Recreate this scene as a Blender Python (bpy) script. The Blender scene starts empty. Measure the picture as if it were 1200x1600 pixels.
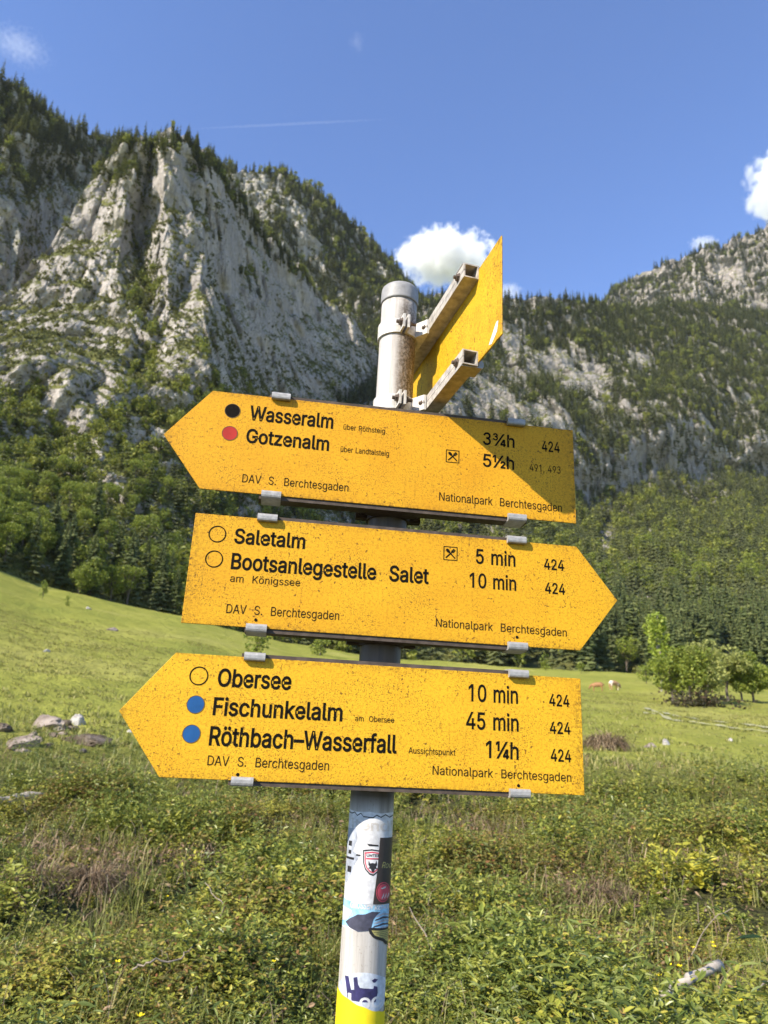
import bpy, bmesh, math, random, json
import numpy as np
from mathutils import Matrix, Vector, Quaternion
from mathutils.geometry import tessellate_polygon

random.seed(7)
RNG = np.random.default_rng(11)
PI = math.pi
R = math.radians
scene = bpy.context.scene
COL = scene.collection

# ------------------------------------------------------------------ camera
F_PX, CX, CY = 1132.0, 600.0, 800.0            # focal length in pixels of the 1200x1600 photograph
CAM = np.array([0.0, 0.0, 1.65])
_t, _r = R(16.0), R(1.2)
RW = np.array([[1, 0, 0], [0, math.sin(_t), math.cos(_t)], [0, -math.cos(_t), math.sin(_t)]]) @ \
     np.array([[math.cos(_r), math.sin(_r), 0], [-math.sin(_r), math.cos(_r), 0], [0, 0, 1]])
cam = bpy.data.cameras.new('camera')
cam.sensor_fit = 'VERTICAL'
cam.sensor_height = 24.0
cam.lens = F_PX / 1600.0 * 24.0
cam.clip_start, cam.clip_end = 0.05, 20000
cam.dof.use_dof = True
cam.dof.focus_distance = 1.44
cam.dof.aperture_fstop = 4.8
cam_o = bpy.data.objects.new('camera', cam)
COL.objects.link(cam_o)
_m = np.eye(4)
_m[:3, 0], _m[:3, 1], _m[:3, 2], _m[:3, 3] = RW[:, 0], -RW[:, 1], -RW[:, 2], CAM
cam_o.matrix_world = Matrix(_m.tolist())
scene.camera = cam_o

# ------------------------------------------------------------------ world, sun, exposure
SUN_EL, SUN_AZ = R(37.6), R(-131.5)            # azimuth clockwise from +Y (the view direction)
TO_SUN = Vector((math.sin(SUN_AZ) * math.cos(SUN_EL), math.cos(SUN_AZ) * math.cos(SUN_EL), math.sin(SUN_EL)))
world = bpy.data.worlds.new('World')
scene.world = world
world.use_nodes = True
_nt = world.node_tree
sky = _nt.nodes.new('ShaderNodeTexSky')
sky.sky_type = 'NISHITA'
sky.sun_disc = False
sky.sun_elevation = SUN_EL
sky.sun_rotation = SUN_AZ
sky.altitude = 700
sky.air_density = 1.15
sky.dust_density = 0.0
sky.ozone_density = 4.6
_hs = _nt.nodes.new('ShaderNodeHueSaturation')
_hs.inputs['Hue'].default_value = 0.511
_hs.inputs['Saturation'].default_value = 1.08
_hs.inputs['Value'].default_value = 1.05
_nt.links.new(sky.outputs[0], _hs.inputs['Color'])
_nt.links.new(_hs.outputs[0], _nt.nodes['Background'].inputs[0])
_nt.nodes['Background'].inputs[1].default_value = 0.138
sun = bpy.data.lights.new('sun', 'SUN')
sun.energy = 5.0
sun.angle = R(0.53)
sun.color = (1.0, 0.915, 0.77)
sun_o = bpy.data.objects.new('sun', sun)
COL.objects.link(sun_o)
sun_o.rotation_euler = TO_SUN.to_track_quat('Z', 'Y').to_euler()
sun_o.location = (-30, -30, 40)
scene.view_settings.view_transform = 'Standard'
scene.view_settings.look = 'None'
scene.view_settings.exposure = 0.9
scene.view_settings.gamma = 1.0
scene.cycles.use_denoising = True
scene.cycles.max_bounces = 8
scene.cycles.diffuse_bounces = 3
scene.cycles.glossy_bounces = 2
scene.cycles.transmission_bounces = 3
scene.cycles.transparent_max_bounces = 4
scene.cycles.volume_bounces = 5
scene.cycles.use_adaptive_sampling = True

# ------------------------------------------------------------------ helpers
def ray(x, y):
    d = np.array([(x - CX) / F_PX, (y - CY) / F_PX, 1.0])
    d = RW @ d
    return d / np.linalg.norm(d)

def rays(x, y):
    d = np.stack([(x - CX) / F_PX, (y - CY) / F_PX, np.ones_like(x)], -1) @ RW.T
    return d / np.linalg.norm(d, axis=-1, keepdims=True)

def to_px(P):
    q = (np.asarray(P) - CAM) @ RW
    return CX + F_PX * q[..., 0] / q[..., 2], CY + F_PX * q[..., 1] / q[..., 2]

def _hash(ix, iy, iz, seed):
    h = (ix * 374761393 + iy * 668265263 + iz * 2147483647 + seed * 974711) & 0xFFFFFFFF
    h = ((h ^ (h >> 13)) * 1274126177) & 0xFFFFFFFF
    h = ((h ^ (h >> 16)) * 2246822519) & 0xFFFFFFFF
    return ((h ^ (h >> 15)) & 0xFFFFFF) / 8388607.5 - 1.0

def vnoise(P, seed=0):
    P = np.asarray(P, float)
    i = np.floor(P).astype(np.int64)
    f = P - i
    u = f * f * f * (f * (f * 6 - 15) + 10)
    out = 0
    for dx in (0, 1):
        wx = u[..., 0] if dx else 1 - u[..., 0]
        for dy in (0, 1):
            wy = u[..., 1] if dy else 1 - u[..., 1]
            for dz in (0, 1):
                wz = u[..., 2] if dz else 1 - u[..., 2]
                out = out + wx * wy * wz * _hash(i[..., 0] + dx, i[..., 1] + dy, i[..., 2] + dz, seed)
    return out

def fbm(P, seed=0, octs=4, gain=0.5, lac=2.03, ridged=False):
    P = np.asarray(P, float)
    a, s, n = 1.0, 0.0, 0.0
    for k in range(octs):
        v = vnoise(P, seed + k * 17)
        if ridged:
            v = 1 - 2 * np.abs(v)
        s = s + a * v
        n += a
        a *= gain
        P = P * lac + 3.7
    return s / n

def interp(tab, x):
    t = np.array(tab, float)
    return np.interp(x, t[:, 0], t[:, 1])

def mesh_np(name, V, Q, mats=(), smooth=False, parent=None, midx=None, attr=None, link=True):
    """one mesh object from vertices (n,3) and quads or triangles (m,k)"""
    me = bpy.data.meshes.new(name)
    V = np.ascontiguousarray(V, np.float32)
    Q = np.ascontiguousarray(Q, np.int32)
    k = Q.shape[1]
    me.vertices.add(len(V)); me.vertices.foreach_set('co', V.ravel())
    me.loops.add(Q.size); me.loops.foreach_set('vertex_index', Q.ravel())
    me.polygons.add(len(Q)); me.polygons.foreach_set('loop_start', np.arange(0, Q.size, k, dtype=np.int32))
    if midx is not None:
        me.polygons.foreach_set('material_index', np.ascontiguousarray(midx, np.int32))
    me.polygons.foreach_set('use_smooth', np.full(len(Q), smooth, bool))
    for n_, a in (attr or {}).items():
        at = me.attributes.new(n_, 'FLOAT', 'POINT')
        at.data.foreach_set('value', np.ascontiguousarray(a, np.float32))
    me.update(calc_edges=True)
    for m in mats:
        me.materials.append(m)
    o = bpy.data.objects.new(name, me)
    if link:
        COL.objects.link(o)
    if parent is not None:
        o.parent = parent
    return o

def obj(name, bm, mat, parent=None, smooth=False, label=None):
    me = bpy.data.meshes.new(name)
    bm.normal_update()
    bm.to_mesh(me); bm.free()
    if smooth:
        me.polygons.foreach_set('use_smooth', np.ones(len(me.polygons), bool))
    for m in (mat if isinstance(mat, (list, tuple)) else [mat]):
        me.materials.append(m)
    o = bpy.data.objects.new(name, me)
    COL.objects.link(o)
    if parent is not None:
        o.parent = parent
    if label:
        o['label'] = label
    return o

def empty(name, loc=(0, 0, 0), rz=0.0):
    o = bpy.data.objects.new(name, None)
    o.empty_display_size = 0.1
    COL.objects.link(o)
    o.location = loc
    o.rotation_euler = (0, 0, rz)
    return o

def tag(o, label=None, cat=None, group=None, kind=None):
    if label: o['label'] = label
    if cat: o['category'] = cat
    if group: o['group'] = group
    if kind: o['kind'] = kind
    return o

def dup(root, label, loc, rz=0.0, sc=1.0):
    r = root.copy(); COL.objects.link(r)
    r.location = loc; r.rotation_euler = (0, 0, rz)
    r.scale = sc if isinstance(sc, (tuple, list)) else (sc, sc, sc)
    if label: r['label'] = label
    for ch in list(root.children):
        c = ch.copy(); COL.objects.link(c); c.parent = r
        for g in list(ch.children):
            d = g.copy(); COL.objects.link(d); d.parent = c
    return r

def box(bm, x0, x1, y0, y1, z0, z1, M=None):
    vs = [bm.verts.new((x, y, z)) for x in (x0, x1) for y in (y0, y1) for z in (z0, z1)]
    for f in ((0, 1, 3, 2), (4, 6, 7, 5), (0, 4, 5, 1), (2, 3, 7, 6), (0, 2, 6, 4), (1, 5, 7, 3)):
        bm.faces.new([vs[i] for i in f])
    if M is not None:
        bmesh.ops.transform(bm, matrix=M, verts=vs)
    return vs

def prism(bm, pts, M=None, depth=1.0):
    """polygon pts (a,b) in the local XZ plane, extruded along +Y by depth"""
    n = len(pts)
    a = [bm.verts.new((p[0], 0, p[1])) for p in pts]
    b = [bm.verts.new((p[0], depth, p[1])) for p in pts]
    bm.faces.new(a); bm.faces.new(b[::-1])
    for i in range(n):
        bm.faces.new((a[i], b[i], b[(i + 1) % n], a[(i + 1) % n]))
    if M is not None:
        bmesh.ops.transform(bm, matrix=M, verts=a + b)
    return a + b

def tube(bm, pts, rad, n=8, cap=True):
    pts = [Vector(p) for p in pts]
    rs = rad if isinstance(rad, (list, tuple)) else [rad] * len(pts)
    rings = []
    up = Vector((0.3, 0.2, 0.93))
    for i, p in enumerate(pts):
        d = (pts[min(i + 1, len(pts) - 1)] - pts[max(i - 1, 0)]).normalized()
        x = d.cross(up)
        x = x.normalized() if x.length > 1e-4 else d.orthogonal().normalized()
        y = d.cross(x)
        rings.append([bm.verts.new(p + rs[i] * (math.cos(2 * PI * k / n) * x + math.sin(2 * PI * k / n) * y)) for k in range(n)])
    for a, b in zip(rings, rings[1:]):
        for k in range(n):
            bm.faces.new((a[k], a[(k + 1) % n], b[(k + 1) % n], b[k]))
    if cap:
        bm.faces.new(rings[0][::-1]); bm.faces.new(rings[-1])

def bevel(bm, w, seg=2, ang=35):
    es = [e for e in bm.edges if len(e.link_faces) == 2 and e.calc_face_angle(0) > R(ang)]
    bmesh.ops.bevel(bm, geom=es, offset=w, segments=seg, affect='EDGES', profile=0.5)

# ------------------------------------------------------------------ materials
class MT:
    """small builder for procedural materials"""
    def __init__(s, name):
        s.m = bpy.data.materials.new(name); s.m.use_nodes = True
        s.t = s.m.node_tree; s.n = s.t.nodes
        s.b = s.n['Principled BSDF']; s.out = s.n['Material Output']
    def node(s, typ, **kw):
        n = s.n.new(typ)
        for k, v in kw.items():
            setattr(n, k, v)
        return n
    def set(s, sock, v):
        if isinstance(v, bpy.types.NodeSocket): s.t.links.new(v, sock)
        elif isinstance(v, (tuple, list)) and len(v) == 3 and sock.type == 'RGBA': sock.default_value = (*v, 1)
        else: sock.default_value = v
    def coord(s, kind='Object', scale=(1, 1, 1), rot=(0, 0, 0), loc=(0, 0, 0)):
        tc = s.node('ShaderNodeTexCoord'); mp = s.node('ShaderNodeMapping')
        s.t.links.new(tc.outputs[kind], mp.inputs[0])
        mp.inputs['Scale'].default_value = scale; mp.inputs['Rotation'].default_value = rot; mp.inputs['Location'].default_value = loc
        return mp.outputs[0]
    def noise(s, vec, scale, detail=4, rough=0.55, dist=0.0, col=False):
        n = s.node('ShaderNodeTexNoise'); s.set(n.inputs['Vector'], vec)
        n.inputs['Scale'].default_value = scale; n.inputs['Detail'].default_value = detail
        n.inputs['Roughness'].default_value = rough; n.inputs['Distortion'].default_value = dist
        return n.outputs['Color' if col else 'Fac']
    def voronoi(s, vec, scale, feature='F1', out='Distance', rnd=1.0):
        n = s.node('ShaderNodeTexVoronoi', feature=feature); s.set(n.inputs['Vector'], vec)
        n.inputs['Scale'].default_value = scale; n.inputs['Randomness'].default_value = rnd
        return n.outputs[out]
    def ramp(s, fac, stops, interp='LINEAR'):
        n = s.node('ShaderNodeValToRGB'); s.set(n.inputs[0], fac); cr = n.color_ramp; cr.interpolation = interp
        while len(cr.elements) < len(stops): cr.elements.new(0.5)
        for e, (p, c) in zip(cr.elements, stops):
            e.position = p; e.color = (*c, 1) if isinstance(c, (tuple, list)) else (c, c, c, 1)
        return n.outputs[0]
    def mr(s, v, a, b, c=0.0, d=1.0):
        n = s.node('ShaderNodeMapRange'); s.set(n.inputs[0], v)
        for i, k in enumerate((a, b, c, d)): n.inputs[i + 1].default_value = k
        return n.outputs[0]
    def math(s, op, a, b=0.0, clamp=False):
        n = s.node('ShaderNodeMath', operation=op, use_clamp=clamp); s.set(n.inputs[0], a); s.set(n.inputs[1], b)
        return n.outputs[0]
    def mix(s, f, a, b, mode='MIX'):
        n = s.node('ShaderNodeMix', data_type='RGBA', blend_type=mode)
        s.set(n.inputs[0], f); s.set(n.inputs[6], a); s.set(n.inputs[7], b)
        return n.outputs[2]
    def bump(s, h, strength=0.3, dist=0.01):
        n = s.node('ShaderNodeBump'); s.set(n.inputs['Height'], h)
        n.inputs['Strength'].default_value = strength; n.inputs['Distance'].default_value = dist
        s.t.links.new(n.outputs[0], s.b.inputs['Normal'])
    def sep(s, vec):
        n = s.node('ShaderNodeSeparateXYZ'); s.set(n.inputs[0], vec); return n.outputs
    def geo(s, k): return s.node('ShaderNodeNewGeometry').outputs[k]
    def attr(s, k): return s.node('ShaderNodeAttribute', attribute_name=k).outputs['Fac']
    def fin(s, col, rough=0.6, metal=0.0, spec=None):
        s.set(s.b.inputs['Base Color'], col); s.set(s.b.inputs['Roughness'], rough); s.set(s.b.inputs['Metallic'], metal)
        if spec is not None: s.b.inputs['Specular IOR Level'].default_value = spec
        return s.m
    def translucent(s, col, f=0.35):
        t = s.node('ShaderNodeBsdfTranslucent'); s.set(t.inputs[0], col)
        mx = s.node('ShaderNodeMixShader'); mx.inputs[0].default_value = f
        s.t.links.new(s.b.outputs[0], mx.inputs[1]); s.t.links.new(t.outputs[0], mx.inputs[2])
        s.t.links.new(mx.outputs[0], s.out.inputs[0])

def plain(name, col, rough=0.6, metal=0.0, var=0.15, scale=40.0, bump=0.0, spec=None):
    t = MT(name); c = t.coord()
    f = t.noise(c, scale, 5)
    k = t.mr(f, 0.3, 0.7, 1 - var, 1 + var)
    mul = t.node('ShaderNodeVectorMath', operation='SCALE'); mul.inputs[0].default_value = col; t.set(mul.inputs['Scale'], k)
    if bump: t.bump(f, bump, 0.002)
    return t.fin(mul.outputs[0], rough, metal, spec)

def leafy(name, stops, trans=0.35, rough=0.5, patch=None, patch_scale=0.6, tint=False):
    """foliage: hue differs from leaf to leaf, with drifts of another hue"""
    t = MT(name)
    rnd = t.geo('Random Per Island')
    c = t.ramp(rnd, stops)
    if tint:
        k = t.attr('tint')
        c = t.mix(t.mr(k, 0, 1, 0.0, 0.75), c, t.ramp(k, [(0.0, stops[0][1]), (0.5, stops[len(stops) // 2][1]), (1.0, stops[-1][1])]))
    if patch:
        f = t.ramp(t.noise(t.geo('Position'), patch_scale, 3), [(0.5, 0.0), (0.62, 1.0)])
        c = t.mix(t.math('MULTIPLY', f, 0.7), c, patch)
    t.fin(c, rough, spec=0.35)
    t.translucent(c, trans)
    return t.m

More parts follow.
